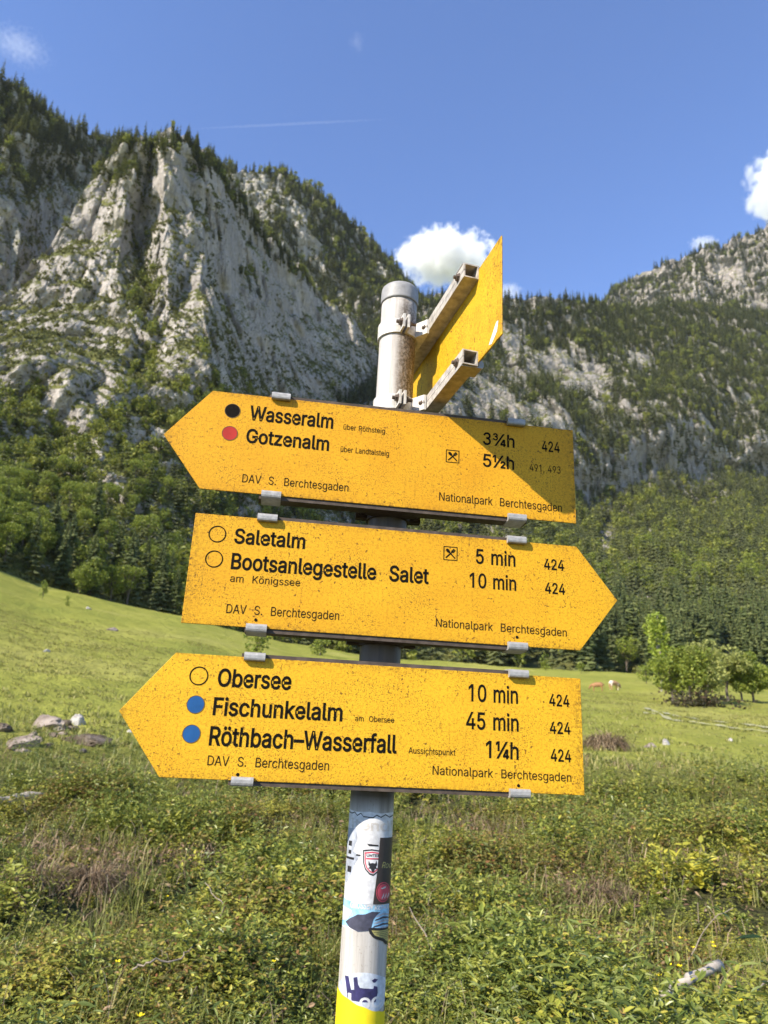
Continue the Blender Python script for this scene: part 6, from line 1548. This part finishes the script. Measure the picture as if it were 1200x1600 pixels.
for k, a in enumerate((
        ('long grey pink rock slab lowest in the heap on the left meadow', 42, 1166, 62, 26, STONE),
        ('craggy rock on top of the heap on the left meadow', 72, 1138, 62, 34, STONE),
        ('pale boulder at the right end of the rock heap', 118, 1133, 34, 22, STONE_W),
        ('dark boulder between the pale ones in the rock heap', 100, 1136, 26, 24, STONE_D),
        ('dark overhung rock ledge below the heap on the left meadow', 140, 1163, 84, 22, STONE_D),
        ('small white stone in front of the dark ledge', 158, 1160, 14, 12, STONE_W),
        ('dark rounded rock cut by the left picture edge', 2, 1143, 34, 24, STONE_D),
        ('white stone alone on the upper left meadow', 72, 1019, 12, 8, STONE_W),
        ('grey boulder on the upper left meadow below the wood', 174, 986, 18, 12, STONE),
        ('small pale stone near the wood edge, above the boulder', 138, 952, 10, 7, STONE_W),
        ('white stone left of the tip of the lowest board', 202, 1145, 14, 8, STONE_W),
        ('little stone in front of the ledge, left part', 128, 1175, 14, 8, STONE),
        ('white rock left of the dry tussock by the lowest board', 926, 1168, 16, 14, STONE_W),
        ('pinkish white boulder on the right meadow', 1016, 1168, 24, 12, STONE),
        ('white boulder right beside the pinkish one', 1040, 1164, 16, 13, STONE_W),
        ('small pale stone at the right beyond the weeds', 1142, 1158, 10, 7, STONE_W))):
    rock(*a, seed=500 + k * 7)

r_ = random.Random(9)
for k, (px, py) in enumerate(((34, 1158), (50, 1152), (62, 1160), (82, 1150), (92, 1142), (56, 1144), (22, 1172), (98, 1148), (74, 1166), (110, 1142), (36, 1176), (88, 1130))):
    o = rock('pinkish broken stone among the bigger rocks of the heap on the left meadow', px, py, r_.uniform(14, 26), r_.uniform(9, 15), STONE if k % 3 else STONE_D, 900 + k * 5)
    o['group'] = 'stones of the rock heap on the left meadow'
# a faint gravel track on the right of the meadow
tp = [(1008, 1108), (1040, 1116), (1080, 1124), (1130, 1131), (1180, 1137), (1260, 1145)]
for off, wd in ((0, 0.26), (7, 0.22)):
    C = [at(a, b + off) for a, b in tp]
    Q = []
    for a, b in zip(C, C[1:]):
        Q += [a.lerp(b, k / 8) for k in range(8)]
    V, n = [], len(Q)
    for i, c in enumerate(Q):
        d = (Q[min(i + 1, n - 1)] - Q[max(i - 1, 0)]).normalized(); s = Vector((-d.y, d.x, 0)) * (wd * (0.7 + 0.5 * math.sin(i * 1.7)))
        for q in (c + s, c - s): V.append((q.x, q.y, float(ground_z(q.x, q.y)) + 0.12))
    o = mesh_np('path', np.array(V), np.array([(2 * i, 2 * i + 1, 2 * i + 3, 2 * i + 2) for i in range(n - 1)]), [plain('gravel', (0.31, 0.295, 0.16), 0.9, 0, 0.3, 3)], False)
    tag(o, kind='structure')

# ------------------------------------------------------------------ two cows
def cow(label, px, py, length, heading, mat, patch):
    p = at(px, py)
    V = [(-0.62, 0, 1.02), (-0.25, 0, 1.0), (0.2, 0, 1.0), (0.6, 0, 1.05), (0.88, 0, 0.95), (1.08, 0, 0.62), (1.2, 0, 0.36)]
    E = [(i, i + 1) for i in range(6)]; Rr = [0.27, 0.36, 0.37, 0.30, 0.17, 0.13, 0.08]
    for x, z, y in ((-0.58, 0.9, 0.17), (-0.58, 0.9, -0.17), (0.52, 0.9, 0.15), (0.52, 0.9, -0.15)):
        b = len(V); hind = x < 0
        V += [(x, y, 0.78), (x + (-0.07 if hind else 0.03), y, 0.42), (x, y, 0.04)]; Rr += [0.13, 0.07, 0.06]
        E += [(0 if hind else 3, b), (b, b + 1), (b + 1, b + 2)]
    for y in (0.13, -0.13):                              # ears
        b = len(V); V += [(1.03, y * 1.2, 0.78)]; Rr += [0.035]; E += [(5, b)]
    b = len(V); V += [(-0.92, 0, 1.0), (-0.96, 0, 0.5)]; Rr += [0.04, 0.03]; E += [(0, b), (b, b + 1)]   # tail
    me = bpy.data.meshes.new('cow'); me.from_pydata(V, E, [])
    o = bpy.data.objects.new('cow', me); COL.objects.link(o)
    m = o.modifiers.new('s', 'SKIN'); o.modifiers.new('u', 'SUBSURF').levels = 1
    for i, sv in enumerate(me.skin_vertices[0].data):
        sv.radius = (Rr[i], Rr[i]); sv.use_root = i == 1
    bpy.context.view_layer.update()
    me2 = bpy.data.meshes.new_from_object(o.evaluated_get(bpy.context.evaluated_depsgraph_get()))
    o.modifiers.clear(); o.data = me2; me2.materials.clear(); me2.materials.append(mat)
    o.location = p; o.rotation_euler = (0, 0, heading); s = length / 2.0; o.scale = (s, s, s)
    return tag(o, label, 'cow', 'cows grazing on the far meadow')
def hide(name, a, b):
    t = MT(name); c = t.coord()
    return t.fin(t.mix(t.ramp(t.noise(c, 1.3, 2), [(0.5, 0.0), (0.53, 1.0)]), a, b), 0.8)
cow('brown cow grazing on the far meadow, left of the other one', 934, 1081, 2.3, 2.8, hide('brown_hide', (0.30, 0.15, 0.06), (0.22, 0.11, 0.05)), None)
cow('brown and white cow grazing on the far meadow, right of the other one', 960, 1079, 2.5, 0.5, hide('pied_hide', (0.42, 0.24, 0.12), (0.62, 0.52, 0.42)), None)

# ------------------------------------------------------------------ clouds: volumes of fine droplets
def cloud(label, px, py, wpx, hpx, dist, dens, seed, name='cloud', depth=0.7, scale=2.2, thr=0.42, soft=0.22, rot=0.0, power=1.0):
    c = CAM + ray(px, py) * dist
    w, h = wpx / F_PX * dist / 2, hpx / F_PX * dist / 2
    bm = bmesh.new(); bmesh.ops.create_icosphere(bm, subdivisions=3, radius=1.0)
    m = bpy.data.materials.new(name); m.use_nodes = True
    t = MT(name); t.n.remove(t.b)
    v = t.node('ShaderNodeVolumePrincipled')
    v.inputs['Color'].default_value = (0.995, 0.995, 0.995, 1); v.inputs['Anisotropy'].default_value = 0.15
    co = t.coord('Object')
    ln = t.node('ShaderNodeVectorMath', operation='LENGTH'); t.set(ln.inputs[0], co)
    mp = t.node('ShaderNodeMapping'); t.set(mp.inputs[0], co); mp.inputs['Scale'].default_value = (w / h, depth * w / h, 1); mp.inputs['Location'].default_value = (seed * 3.3, seed, 0)
    n = t.noise(mp.outputs[0], scale, 6, 0.62)
    f = t.math('ADD', t.math('SUBTRACT', 1.0, ln.outputs['Value']), t.math('MULTIPLY', t.math('SUBTRACT', n, 0.5), 1.7))
    d = t.mr(f, thr, thr + soft, 0.0, dens)
    t.set(v.inputs['Density'], d)
    t.t.links.new(v.outputs[0], t.out.inputs['Volume'])
    o = obj(name, bm, t.m)
    o.location = c; o.scale = (w, w * depth, h); o.rotation_euler = (0, rot, 0)
    return tag(o, label, 'cloud' if name == 'cloud' else 'contrail')
cloud('white puffy cloud behind the top of the post', 697, 404, 176, 92, 4200, 0.02, 2, thr=0.20, soft=0.16)
cloud('white cloud cut by the right picture edge', 1236, 296, 128, 140, 4200, 0.02, 5, thr=0.2, soft=0.16)
cloud('thin ragged wisp of cloud at the upper left', 28, 72, 150, 66, 4200, 0.0036, 3, thr=0.52, soft=0.6, scale=6.5, rot=R(14))
cloud('tiny faint wisp high in the middle of the sky', 558, 66, 34, 52, 4200, 0.0022, 7, thr=0.42, soft=0.6, scale=3.2)
cloud('small cloud peeping over the far right ridge', 1100, 380, 46, 20, 4400, 0.012, 8, thr=0.2, soft=0.2)
cloud('low cloud bank just showing over the wooded saddle', 792, 456, 60, 30, 4400, 0.008, 9, thr=0.2, soft=0.4)
cloud('faint straight white contrail above the left ridge', 450, 194, 310, 6, 5200, 0.0045, 4, 'contrail', depth=0.012, scale=1.0, thr=0.05, soft=0.5, rot=R(-5.0))

# ------------------------------------------------------------------ the air of the valley
bm = bmesh.new(); box(bm, -6200, 6200, -6200, 6200, -90, 1950)
t = MT('valley_air'); t.n.remove(t.b)
v = t.node('ShaderNodeVolumePrincipled')
v.inputs['Color'].default_value = (0.80, 0.88, 1.0, 1); v.inputs['Density'].default_value = 0.000020; v.inputs['Anisotropy'].default_value = 0.0
t.t.links.new(v.outputs[0], t.out.inputs['Volume'])
o = obj('haze', bm, t.m); tag(o, kind='stuff')
